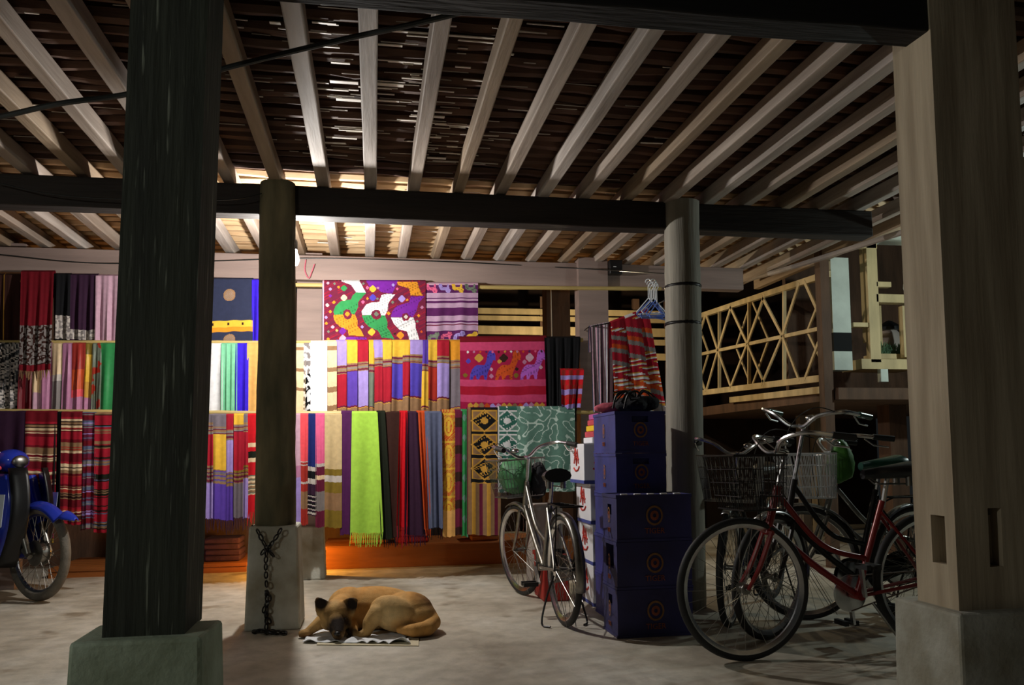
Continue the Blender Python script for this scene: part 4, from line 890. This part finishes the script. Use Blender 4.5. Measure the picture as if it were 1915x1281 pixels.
# ================================================================== BICYCLES
def arc(cx, cz, r, a0, a1, n=24, y=0): return [(cx+r*math.cos(a0+(a1-a0)*i/n), y, cz+r*math.sin(a0+(a1-a0)*i/n)) for i in range(n+1)]
def wheel(par, name, c, r, M=None, tyre='black_rubber', rimm='chrome', nsp=32, tw=.019, drum=0):
    c = V(c); ax = V((0, 1, 0)); M = M or Matrix.Identity(4)
    n = 12
    o = MB().rev([(r-tw+tw*math.cos(2*PI*i/n), tw*1.0*math.sin(2*PI*i/n)) for i in range(n)], c, ax, 56, True).xf(M).build(name, tyre, par, local=True)
    rr = r-2*tw
    MB().rev([(rr, -.013), (rr+.008, -.016), (rr+.008, .016), (rr, .013), (rr-.012, .006), (rr-.012, -.006)], c, ax, 56, True).xf(M).build('rim', rimm, o, local=True)
    b = MB()
    for k in range(nsp):
        a = 2*PI*k/nsp; s = 1 if k % 2 else -1; a2 = a+(.55 if (k//2) % 2 else -.55); h_ = .022+drum*.5
        b.tube([c+V((h_*math.cos(a2), s*.028, h_*math.sin(a2))), c+V(((rr-.01)*math.cos(a), 0, (rr-.01)*math.sin(a)))], .0013 if not drum else .002, 4, caps=False)
    b.xf(M).build('spokes', 'steel_dull', o, local=True)
    MB().rev([(0, -.05), (.008, -.05), (.008, -.034), (.024+drum, -.032), (.026+drum, -.026), (.014+drum*.9, -.022), (.014+drum*.9, .022), (.026+drum, .026), (.024+drum, .032), (.008, .034), (.008, .05), (0, .05)], c, ax, 16).xf(M).build('hub', 'steel_dull', o, local=True)
    return o
def bicycle(label, rear, front, r=.325, paint='steel_dull', steer=0, basket='front', saddle='saddle_black', grips='black_rubber', fend='chrome', stand='double', rack=True, step=True, crank=-1.2, guard='dark_metal', lean=0, rear_basket=False, bh=.0, basket_m='steel_dull', hup=0, wire=.0018):
    rear, front = V((rear[0], rear[1], 0)), V((front[0], front[1], 0)); d = front-rear; wbs = d.length; mid = (rear+front)/2
    t = thing('bicycle', label, 'bicycle', mid, 'parked bicycles', rz=math.atan2(d.y, d.x)); t.rotation_euler.x = lean
    P = lambda b, n, m_, par=t, M=None: (b.xf(M) if M else b).build(n, m_, par, local=True)
    xr_, xf_ = -wbs/2, wbs/2; bb = V((xr_+.43, 0, .275)); st = V((bb.x-.165, 0, .70+bh)); hl = V((xf_-.135, 0, .60)); hu = V((xf_-.195, 0, .79+bh*.5)); ax = (hu-hl).normalized()
    S = Matrix.Translation(hl) @ Matrix.Rotation(steer, 4, ax) @ Matrix.Translation(-hl)
    wheel(t, 'rear_wheel', (xr_, 0, r), r); wheel(t, 'front_wheel', (xf_, 0, r), r, S)
    b = MB(); b.tube([bb, st], .0155, 10); b.tube([hl-ax*.01, hu+ax*.01], .019, 10)
    if step:
        b.tube(curve([hl+ax*.03, hl.lerp(bb, .45)+V((-.02, 0, -.015)), bb], 6), .017, 10); b.tube(curve([hu-ax*.02, hu.lerp(bb, .5)+V((-.02, 0, -.01)), bb.lerp(st, .38)], 6), .014, 10)
    else:
        b.tube([hl+ax*.03, bb], .016, 10); b.tube([hu-ax*.02, bb.lerp(st, .92)], .014, 10)
    for s in (-1, 1):
        b.tube([bb+V((0, s*.03, 0)), (xr_, s*.055, r)], .009, 7); b.tube([bb.lerp(st, .88)+V((0, s*.015, 0)), (xr_, s*.055, r)], .008, 7)
    b.tube([bb+V((0, -.036, 0)), bb+V((0, .036, 0))], .022, 12); P(b, 'frame', paint)
    b = MB(); b.tube([hl+V((0, -.045, -.005)), hl+V((0, .045, -.005))], .013, 8)
    for s in (-1, 1): b.tube(curve([hl+V((0, s*.04, 0)), hl.lerp(V((xf_, 0, r)), .6)+V((-.012, s*.045, 0)), V((xf_, s*.05, r))], 6), [.012]*7+[.011]*3+[.009]*3, 7)
    P(b, 'fork', paint, M=S)
    ht = hu+ax*(.17+hup); hz = ht.z
    b = MB(); b.tube([hu, ht], .011, 8); b.tube([ht, ht+V((.05, 0, .01))], .012, 8); c = ht+V((.05, 0, .01))
    hp = lambda s: [c, c+V((.02, s*.05, .005)), c+V((.03, s*.13, .06)), c+V((-.02, s*.235, .085)), c+V((-.12, s*.265, .075)), c+V((-.24, s*.27, .06))]
    b.tube(list(reversed(curve(hp(-1), 5)))+curve(hp(1), 5)[1:], .011, 8); hb = P(b, 'handlebar', 'chrome', M=S)
    for s in (-1, 1):
        q = hp(s); P(MB().tube([q[4]+(q[5]-q[4])*.15, q[5]+V((-.012, 0, 0))], .0165, 10), 'grip', grips, hb, S)
        P(MB().tube([q[4]+V((.03, 0, -.012)), q[4]+V((-.02, 0, -.05)), q[5]+V((.02, 0, -.045))], .005, 6), 'brake_lever', 'chrome', hb, S)
    P(MB().ell(c+V((.0, .07, .045)), (.028, .028, .018)), 'bell', 'chrome', hb, S)
    P(MB().tube(curve([c+V((-.06, .25, .06)), c+V((.10, .14, .10)), c+V((.12, .0, -.06)), hl+V((.03, 0, .05))], 6), .0028, 5), 'brake_cable', 'cable', hb, S)
    if basket:
        x0, x1, w0, z0, z1 = c.x+.035, c.x+.30, .17, c.z-.27, c.z-.015
        def bp(u, s, k): return V((x0+(x1-x0)*u*(.78+.22*k), s*w0*(.8+.2*k), z0+(z1-z0)*k))
        b = MB(); ring = lambda k: [bp(0, -1, k), bp(1, -1, k), bp(1, 1, k), bp(0, 1, k)]
        b.tube(ring(1), .005, 6, closed=True); b.tube(ring(0), .004, 6, closed=True)
        for k in (.25, .5, .75): b.tube(ring(k), wire, 4, closed=True)
        n = 13
        for i in range(n+1):
            u = i/n
            for s in (-1, 1): b.tube([bp(u, s, 0), bp(u, s, 1)], wire, 4, caps=False)
            sy = -1+2*u
            for uu in (0, 1): b.tube([bp(uu, sy, 0), bp(uu, sy, 1)], wire, 4, caps=False)
            b.tube([bp(0, sy, 0), bp(1, sy, 0)], wire, 4, caps=False); b.tube([bp(u, -1, 0), bp(u, 1, 0)], wire, 4, caps=False)
        P(b, 'basket', basket_m, M=S)
    # saddle
    sd = st+V((-.035, 0, .12)); g = []
    for i in range(13):
        u = i/12; x = .14-u*.28; w_ = .02+.085*max(0, (u-.25)/.75)**.8*(1-.25*max(0, u-.85)/.15); h_ = .025+.02*u
        g.append([sd+V((x, w_*math.cos(a), .012+.02*u+h_*math.sin(a)*(1 if math.sin(a) > 0 else .9))) for a in [2*PI*k/14 for k in range(15)]])
    b = MB().sheet(g); b.f.append(tuple(range(14))); b.f.append(tuple(12*15+k for k in range(14))); so = P(b, 'saddle', saddle)
    P(MB().tube([st-V((0, 0, .03)), sd+V((0, 0, -.005))], .0125, 8), 'seat_post', 'chrome', so)
    b = MB()
    for s in (-1, 1): b.tube([sd+V((-.1, s*.04, -.0)), sd+V((-.08, s*.04, -.035)), sd+V((.06, s*.02, -.035)), sd+V((.11, s*.01, .0))], .004, 6)
    for s in (-1, 1): b.rev([(.016, -.03), (.016, .02)], sd+V((-.09, s*.045, -.015)), n=10)
    P(b, 'saddle_springs', 'steel_dull', so)
    def mud(cx, a0, a1, M=None, par=t):
        g = []
        for x, y, z in arc(cx, r, r+.018, a0, a1, 22):
            n_ = V((x-cx, 0, z-r)).normalized(); g.append([V((x, 0, z))+V((0, .027*s, 0))-n_*(.016*abs(s)**2) for s in (-1, -.6, 0, .6, 1)])
        o = MB().sheet(g); o = P(o, 'mudguard', fend, par, M); sm = o.modifiers.new('s', 'SOLIDIFY'); sm.thickness = .002
        q = MB()
        for a in (a0+.25, a0+.9): q.tube([(cx, .05, r), (cx+(r+.01)*math.cos(a), .026, r+(r+.01)*math.sin(a))], .0022, 5); q.tube([(cx, -.05, r), (cx+(r+.01)*math.cos(a), -.026, r+(r+.01)*math.sin(a))], .0022, 5)
        P(q, 'stay', 'steel_dull', o, M)
    if fend: mud(xr_, PI*1.08, .25*PI); mud(xf_, PI*1.05, .36*PI, S)
    if rack:
        z = 2*r+.055; b = MB(); b.tube([(xr_+.18, -.04, z), (xr_-.17, -.065, z), (xr_-.19, .0, z), (xr_-.17, .065, z), (xr_+.18, .04, z)], .005, 6, closed=True)
        for k in range(4): b.tube([(xr_+.12-k*.085, -.055, z), (xr_+.12-k*.085, .055, z)], .004, 6)
        for s in (-1, 1): b.tube([(xr_, s*.057, r), (xr_-.08, s*.062, z)], .005, 6); b.tube([(xr_+.18, s*.04, z), bb.lerp(st, .8)], .005, 6)
        P(b, 'rack', 'dark_metal')
    if rear_basket:
        z = 2*r+.06; x0, x1, z1 = xr_-.27, xr_+.13, z+.24; b = MB(); ring = lambda k: [(x0-.03*k, -.13-.03*k, z+.24*k), (x1+.02*k, -.13-.03*k, z+.24*k), (x1+.02*k, .13+.03*k, z+.24*k), (x0-.03*k, .13+.03*k, z+.24*k)]
        b.tube(ring(1), .006, 6, closed=True); b.tube(ring(0), .005, 6, closed=True)
        for k in (.33, .66): b.tube(ring(k), .002, 4, closed=True)
        q0, q1 = ring(0), ring(1)
        for e in range(4):
            n = 12 if e % 2 == 0 else 8
            for i in range(n): u = i/n; b.tube([V(q0[e]).lerp(V(q0[(e+1) % 4]), u), V(q1[e]).lerp(V(q1[(e+1) % 4]), u)], .0022, 4, caps=False)
        P(b, 'rear_basket', 'chrome')
    if stand == 'double':
        b = MB()
        for s in (-1, 1): b.tube(curve([(xr_+.0, s*.06, r-.03), (xr_+.02, s*.10, r*.5), (xr_+.0, s*.135, .02), (xr_-.05, s*.10, .008)], 5), .006, 7)
        P(b, 'kickstand', 'dark_metal')
    else: P(MB().tube([(bb.x-.05, .05, bb.z-.03), (bb.x-.16, .17, .01), (bb.x-.21, .18, .008)], .008, 7), 'kickstand', 'steel_dull')
    b = MB().rev([(.0, .048), (.085, .048), (.092, .05), (.092, .054), (.03, .056), (0, .056)], bb, (0, -1, 0), 28); co = P(b, 'crank', 'chrome')
    for s, a in ((-1, crank), (1, crank+PI)): b = MB(); b.bar(bb+V((0, s*.06, 0)), bb+V((.16*math.cos(a), s*.075, .16*math.sin(a))), .014, .022, (0, 1, 0)); P(b, 'crank_arm', 'chrome', co)
    for s, a in ((-1, crank), (1, crank+PI)):
        c2 = bb+V((.16*math.cos(a), s*.075, .16*math.sin(a))); q = MB()
        q.tube([c2, c2+V((0, s*.10, 0))], .006, 6); q.box(c2+V((-.04, s*.055-.045, -.012)), c2+V((-.018, s*.055+.045, .012))); q.box(c2+V((.018, s*.055-.045, -.012)), c2+V((.04, s*.055+.045, .012)))
        P(q, 'pedal', 'black_rubber', co)
    if guard:
        q = MB(); n = 10; poly = [(bb.x+.105*math.cos(a), bb.z+.105*math.sin(a)) for a in [(-1.5+3.1*i/n) for i in range(n+1)]]+[(xr_-.04, r+.05), (xr_-.04, r-.05)]
        q.plate(poly, (0, -.062, 0), (1, 0, 0), (0, 0, 1), .004); P(q, 'chain_guard', guard)
    b = MB()
    for z in (-1, 1): b.tube([bb+V((0, -.05, z*.085)), (xr_, -.05, r+z*.035)], .004, 5)
    P(b, 'chain', 'rusty'); t['hb'] = 0; del t['hb']
    return t
b1r, b1f = onZ(1056, 1170), onZ(974, 1112); dd = (b1f-b1r).normalized()
B1 = bicycle('grey bicycle with a front basket parked between the scarves and the blue crates', b1r, b1r+dd*1.05, r=.315, steer=.22, fend='steel_dull', bh=.0, paint='steel_dull', crank=.5)
b2f = onZ(1395, 1236); b2r = b2f+V((1.04, .06, 0))
B2 = bicycle('red bicycle in front, its rear wheel hidden behind the pale square post', b2r, b2f, r=.335, paint='red_paint', steer=-.05, fend=None, stand='side', rack=False, guard=None, crank=-1.75, bh=.03, basket_m='dark_metal')
b3f = onZ(1440, 1196); hd = math.radians(12)
B3 = bicycle('bicycle with green grips and green saddle right behind the red one', b3f+V((math.cos(hd), math.sin(hd), 0))*1.04, b3f, r=.33, paint='dark_metal', steer=.31, saddle='saddle_green', grips='saddle_green', fend='chrome', bh=.06, crank=1.0, basket=None, hup=.13)
b4f = onZ(1367, 1172)
hd = math.radians(49); B4 = bicycle('dark bicycle with chrome mudguards, third behind the red one', b4f+V((math.cos(hd), math.sin(hd), 0))*1.04, b4f, r=.33, paint='dark_metal', steer=.1, fend='chrome', basket='front', bh=.02)
b5 = V((3.55, 4.28, 0)); B5 = bicycle('bicycle with a large chrome wire basket holding a bright green bag', b5, b5+V((-1.03, .12, 0)), r=.33, paint='steel_dull', steer=-.1, fend='chrome', rear_basket=False, basket='front', bh=.03, basket_m='hanger_white', wire=.0026)
# bags in baskets
def in_bike(B, p): return Matrix.Translation(B.location) @ Matrix.Rotation(B.rotation_euler.z, 4, 'Z') @ V(p)
bk = [c for c in B1.children if c.name.startswith('basket')][0]
c = sum((v.co for v in bk.data.vertices), V())/len(bk.data.vertices); c = in_bike(B1, c)
b = lump(c+V((0, 0, .05)), (.125, .14, .13), 2, .25); o = b.build('green_bag', 'bag_green'); tag(o, 'crumpled green plastic bag in the basket of the grey bicycle', 'bag'); centre(o)
o = lump(c+V((.13, -.05, .02)), (.07, .09, .12), 6, .3).build('black_sack', 'black_cloth'); tag(o, 'black sack wedged beside the green bag in the bicycle basket', 'bag'); centre(o)
c = onY(1572, 866, 4.4); b = lump(c, (.075, .07, .12), 5, .25)
for p in b.v:
    if p.z > c.z+.05: k = (p.z-c.z-.05)/.09; p.x = c.x+(p.x-c.x)*(1-.6*k); p.z += .08*k
o = b.build('green_cone_bag', 'bag_bright_green'); tag(o, 'bright green bag standing among the parked bicycles', 'bag'); centre(o)
# ================================================================== MOTORBIKE
R_ = .33; mf = onZ(70, 1124); hdv = V((.79, -.613, 0)); rz = math.atan2(hdv.y, hdv.x)
mo = thing('motorbike', 'blue step-through motorbike cut off by the left edge of the picture', 'motorbike', mf-hdv*.6, rz=rz)
Pm = lambda b, n, m_, par=mo: b.build(n, m_, par, local=True)
fx = .6
w_ = wheel(mo, 'front_wheel', (fx, 0, R_), R_, tyre='tyre_grey', rimm='chrome', nsp=36, tw=.032, drum=.065)
wheel(mo, 'rear_wheel', (fx-1.22, 0, R_), R_, tyre='tyre_grey', rimm='chrome', nsp=36, tw=.034, drum=.05)
b = MB()
for s in (-1, 1):
    b.tube([(fx, s*.075, R_), (fx-.11, s*.075, R_+.22), (fx-.2, s*.075, R_+.42)], [.022, .024, .024], 10); b.tube([(fx+.02, s*.075, R_-.02), (fx-.05, s*.078, R_+.03)], .02, 8)
Pm(b, 'fork', 'steel_dull')
b = MB()
for s in (-1, 1): b.tube([(fx-.10, s*.078, R_+.2), (fx-.26, s*.078, R_+.52)], [.034, .042], 12)
Pm(b, 'fork_cover', 'blue_paint')
g = []
for i in range(24):
    a = math.radians(12+i*5.2); rr = R_+.03+(.05*max(0, 1-i/7.) if i < 7 else 0); x, z = fx+rr*math.cos(a), R_+rr*math.sin(a)
    if i < 7: x = fx+(R_+.07)*math.cos(a)*1.02; z = R_+.03+(R_+.04)*math.sin(math.radians(42+i*.8))*1.02-.035*(7-i)/7
    hw = .062*min(1, .25+i/7.)
    g.append([V((x, hw*s, z-.05*(abs(s)**2)*(min(1, .3+i/8.)))) for s in (-1, -.8, -.4, 0, .4, .8, 1)])
o = Pm(MB().sheet(g), 'front_fender', 'blue_paint'); sm = o.modifiers.new('s', 'SOLIDIFY'); sm.thickness = .004
# leg shield: two wings reaching forward beside the wheel, black edge in front, blue panel behind
for s in (-1, 1):
    ws = []
    for nm, mt, xa, xb, za, zb in (('leg_shield_edge', 'black_plastic', -.02, -.105, .24, .92), ('leg_shield', 'blue_paint', -.10, -.42, .25, .88)):
        g = []
        for i in range(13):
            k = i/12; z = za+(zb-za)*k; fwd = .05*math.sin(k*PI*.9)-.10*(1-k)**2-.07*k*k; row = []
            for j in range(9):
                u = j/8; row.append(V((fx+xa+fwd+(xb-xa)*u, s*(.085+.075*math.sin(min(1, u*1.2)*PI/2)*(1 if xa > -.05 else 0)+(.078+.02*math.sin(u*PI) if xa < -.05 else 0)-.03*k), z)))
            g.append(row)
        o = Pm(MB().sheet(g), nm, mt); sm = o.modifiers.new('s', 'SOLIDIFY'); sm.thickness = .012
        ws.append(o)
    sp = ws[1]
    Pm(MB().plate([(fx-.10, .74), (fx-.13, .52), (fx-.26, .44), (fx-.24, .74)], (0, s*.19, 0), (1, 0, 0), (0, 0, 1), s*.002), 'decal', 'decal_white', sp)
    for mt, z in (('decal_magenta', .42), ('decal_yellow', .385)): Pm(MB().plate([(fx-.15, z+.02), (fx-.15, z-.012), (fx-.30, z-.03), (fx-.30, z+.006)], (0, s*.195, 0), (1, 0, 0), (0, 0, 1), s*.002), 'decal', mt, sp)
b = MB()
for s in (-1, 1): b.plate([(fx-.5, .62), (fx-.55, .33), (fx-.72, .27), (fx-1.0, .40), (fx-1.05, .62), (fx-.8, .62), (fx-.65, .5)], (0, s*.13, 0), (1, 0, 0), (0, 0, 1), -s*.02)
Pm(b, 'side_panel', 'blue_paint')
b = MB().ell((fx-.36, 0, .97), (.12, .11, .085), n=20, m_=12); hd_ = Pm(b, 'headlight_cowl', 'blue_paint')
Pm(MB().ell((fx-.255, 0, .965), (.03, .06, .045), n=18), 'headlight', 'steel_dull', hd_)
hb = Pm(MB().tube(curve([(fx-.52, -.33, 1.04), (fx-.45, -.24, 1.06), (fx-.38, 0, 1.02), (fx-.45, .24, 1.06), (fx-.52, .33, 1.04)], 6), .012, 8), 'handlebar', 'chrome')
for s in (-1, 1):
    Pm(MB().tube([(fx-.485, s*.275, 1.052), (fx-.545, s*.36, 1.035)], .018, 10), 'grip', 'black_rubber', hb); Pm(MB().tube([(fx-.45, s*.24, 1.06), (fx-.45, s*.28, 1.18)], .005, 6).ell((fx-.45, s*.29, 1.22), (.012, .055, .04)), 'mirror', 'black_plastic', hb)
for s in (-1, 1): Pm(MB().ell((fx-.33, s*.12, .92), (.035, .03, .022)), 'turn_signal', 'moto_pink', hd_)
b = MB().ell((fx-.62, -.0, .33), (.16, .11, .12), n=18).ell((fx-.47, 0, .36), (.09, .075, .075)); Pm(b, 'engine', 'steel_dull')
b = MB()
for i in range(5): b.rev([(.085, -.003), (.085, .003)], (fx-.40+i*.016, 0, .36), (1, 0, .1), 14)
Pm(b, 'cylinder_fins', 'steel_dull')
Pm(MB().tube([(fx-.42, -.06, .33), (fx-.46, -.13, .2), (fx-.7, -.16, .17), (fx-1.4, -.17, .26)], [.016, .018, .03, .04], 10), 'exhaust', 'chrome')
g = []
for i in range(14):
    k = i/13; x = fx-.66-.66*k; g.append([V((x, (.09+.03*math.sin(k*PI))*math.cos(a), .72+.03*k+.05*math.sin(a))) for a in [2*PI*j/12 for j in range(13)]])
Pm(MB().sheet(g), 'seat', 'saddle_black')
Pm(MB().tube([(fx-.24, 0, .9), (fx-.36, 0, .5), (fx-.6, 0, .42), (fx-.95, 0, .58), (fx-1.3, 0, .72)], [.045, .06, .07, .06, .04], 10), 'spine', 'black_plastic')
g = [[V((x, s*.06, z-.03*s*s)) for s in (-1, -.5, 0, .5, 1)] for x, y, z in arc(fx-1.22, R_, R_+.05, 2.9, .9, 14)]
o = Pm(MB().sheet(g), 'rear_fender', 'blue_paint'); sm = o.modifiers.new('s', 'SOLIDIFY'); sm.thickness = .004
Pm(MB().tube([(fx-.72, -.02, .3), (fx-.80, -.2, .02), (fx-.84, -.24, .012)], .01, 7), 'side_stand', 'dark_metal')
# jacket lying over the handlebar
b = lump(in_bike(mo, (fx-.46, -.16, 1.03)), (.10, .09, .14), 4, .3); o = b.build('pink_jacket', 'pink_cloth'); tag(o, 'pink garment hung over the motorbike handlebar', 'garment'); centre(o)
# ================================================================== DOG
DO = onZ(700, 1190); ru = V((rt.x, rt.y, 0)).normalized(); du = V((-ru.y, ru.x, 0))
def dz(zx, s, z): return DO+ru*((zx-958)*.000427)+du*s+V((0, 0, z))
def cap(b, pts, rs, n=14):
    P_ = [V(p) for p in pts]
    for (p, q, r0, r1) in zip(P_, P_[1:], rs, rs[1:]):
        st = max(2, int((q-p).length/(min(r0, r1)*.35)))
        for i in range(st+1): k = i/st; r = r0+(r1-r0)*k; b.ell(p.lerp(q, k), (r, r, r), n=n, m_=8)
RM = Matrix((ru, du, V((0, 0, 1)))).transposed()
b = MB()
b.ell(dz(880, .17, .120), (.27, .125, .122), RM, 24, 14); b.ell(dz(560, .15, .125), (.125, .12, .118), RM, 20, 12); b.ell(dz(1340, .11, .112), (.15, .13, .108), RM, 20, 12); b.ell(dz(1450, .09, .09), (.12, .12, .085), RM, 20, 12)
th = RM @ Matrix.Rotation(.35, 3, 'Y')
b.ell(dz(1200, .005, .12), (.135, .068, .095), th, 22, 12)                                     # thigh
cap(b, [dz(1010, -.02, .125), dz(920, -.035, .08), dz(880, -.045, .03)], [.055, .042, .024]); cap(b, [dz(880, -.045, .028), dz(790, -.07, .02)], [.026, .02])   # shank, hind paw
cap(b, [dz(560, .12, .13), dz(490, .03, .135)], [.095, .075])                                    # neck
b.ell(dz(475, -.01, .125), (.092, .08, .078), RM, 20, 12)                                       # skull
b.ell(dz(400, -.03, .085), (.05, .05, .045), RM); b.ell(dz(585, -.035, .085), (.045, .05, .045), RM)  # cheeks
cap(b, [dz(500, -.05, .10), dz(545, -.105, .062), dz(565, -.135, .045)], [.058, .043, .034])   # muzzle
b.ell(dz(568, -.163, .048), (.014, .011, .010), RM)                                              # nose
def ear(base, tip, wv, par_):
    base, tip = V(base), V(tip); q = wv
    for i in range(9):
        k = i/8; w2 = .042*(1-k)**.7+.004; c = base.lerp(tip, k)
        for s in (-1, -.5, 0, .5, 1): b.ell(c+q*(w2*s), (.0095, .0095, .0095), n=8, m_=6)
ear(dz(345, -.03, .150), dz(255, -.05, .212), (ru*.86+V((0, 0, .5))).normalized(), b)
ear(dz(640, -.02, .158), dz(745, -.05, .205), (ru*.5+V((0, 0, -.86))).normalized(), b)
cap(b, [dz(330, .06, .09), dz(215, .02, .06), dz(120, -.01, .03)], [.05, .032, .024]); b.ell(dz(85, -.02, .024), (.038, .03, .022), RM)   # near foreleg
for k in (-1, 0, 1): b.ell(dz(45, -.025+k*.016, .017), (.015, .010, .013), RM, 8, 6)
cap(b, [dz(650, .02, .05), dz(700, -.03, .03), dz(740, -.06, .022)], [.04, .028, .022])          # other forepaw under the chin
cap(b, [dz(1600, .14, .09), dz(1690, .06, .06), dz(1640, -.03, .045), dz(1480, -.075, .045), dz(1300, -.075, .05)], [.05, .046, .042, .036, .02])   # tail
for p in b.v: p.z = max(p.z, .006)
tmp = b.build('dog_tmp', 'fur'); md = tmp.modifiers.new('r', 'REMESH'); md.mode = 'VOXEL'; md.voxel_size = .0058; s2 = tmp.modifiers.new('s', 'SMOOTH'); s2.iterations = 7; s2.factor = .5
me = bpy.data.meshes.new_from_object(tmp.evaluated_get(bpy.context.evaluated_depsgraph_get())); bpy.data.objects.remove(tmp)
at = me.attributes.new('Col', 'FLOAT_COLOR', 'FACE'); cc = []
tan, pale, dark, brown, ginger = rgb(190, 150, 92), rgb(214, 182, 128), rgb(38, 28, 22), rgb(112, 76, 42), rgb(196, 140, 72)
mx = lambda a, c, k: tuple(x+(y-x)*max(0, min(1, k)) for x, y in zip(a, c))
mz, rc, tc_ = dz(560, -.12, .055), dz(1570, .10, .15), dz(1600, .02, .05)
tailp = [dz(1690, .06, .06), dz(1660, .0, .05), dz(1600, -.05, .045), dz(1480, -.075, .045), dz(1390, -.075, .047), dz(1300, -.075, .05)]
ear_l, ear_r = dz(300, -.04, .19), dz(700, -.035, .185)
for p in me.polygons:
    c = p.center; l = c-DO; a, d_, z = l.dot(ru), l.dot(du), l.z; n_ = noise.fractal(c*14, 1, 2, 3)
    k = mx(tan, ginger, (z-.15)*8+n_*.5); k = mx(k, brown, (.075-abs(a+.02))*2+(d_-.18)*6+n_*.5)
    th_d = (c-dz(1200, -.04, .13)).length; k = mx(k, pale, (.14-th_d)*9)
    k = mx(k, brown, (.10-(c-rc).length)*14+n_*.3)
    td = min((c-q).length for q in tailp); k = mx(k, ginger, (.075-td)*16)
    k = mx(k, pale, (.05-(c-dz(470, -.05, .19)).length)*10)
    k = mx(k, dark, (.15-(c-mz).length)*9+n_*.6)
    for e in (ear_l, ear_r): k = mx(k, dark, (.06-(c-e).length)*32)
    if a < -.31 and z < .06: k = mx(k, brown, (.06-z)*20)
    if z < .02 and a > -.1: k = mx(k, brown, .5)
    cc += [*k, 1]
at.data.foreach_set('color', cc); me.polygons.foreach_set('use_smooth', [True]*len(me.polygons)); me.materials.clear(); me.materials.append(MATS['fur'])
dog = bpy.data.objects.new('dog', me); COL.objects.link(dog); tag(dog, 'tan dog with a dark muzzle curled up asleep on the floor', 'dog'); rebase(dog, DO)
ORG[dog.name] = DO
MB().ell(dz(569, -.166, .052), (.016, .010, .011), RM, 12, 8).build('nose', 'black_plastic', dog)
for zx in (505, 610): MB().tube([dz(zx-22, -.075, .115), dz(zx, -.082, .110), dz(zx+22, -.078, .115)], .003, 6).build('closed_eye', 'black_plastic', dog)
# things the dog lies on
def crumple(label, name, corners, mt, cat, amp, z0, n=40, seed=1):
    A, B, C, D = [V(p) for p in corners]; g = []
    for i in range(n//2+1):
        row = []
        for j in range(n+1):
            u, v = j/n, i/(n//2); p = A.lerp(B, u).lerp(D.lerp(C, u), v); h_ = abs(noise.fractal(V((u*5+seed, v*2.2, seed)), 1.2, 2, 2))
            front = max(0, 1-v*2.2); p.z = z0+amp*h_*(.35+front); row.append(p+V((0, .015*noise.noise(V((u*6, v*4, seed))), 0)))
        g.append(row)
    o = MB().sheet(g).build(name, mt); tag(o, label, cat); sm = o.modifiers.new('s', 'SOLIDIFY'); sm.thickness = .002; return centre(o)
o = MB(); q = [onZ(592, 1207), onZ(783, 1209), onZ(783, 1192), onZ(600, 1190)]; o.hexa([p+V((0, 0, .001)) for p in q]+[p+V((0, 0, .005)) for p in q])
o = o.build('cardboard_sheet', 'card', smooth=False); tag(o, 'flat cardboard sheet on the floor under the white sheet and dog', 'cardboard'); centre(o)
crumple('crumpled white sheet under the head of the sleeping dog', 'white_sheet', [onZ(566, 1203), onZ(768, 1207), onZ(755, 1182), onZ(590, 1180)], 'paper', 'sheet', .035, .007)
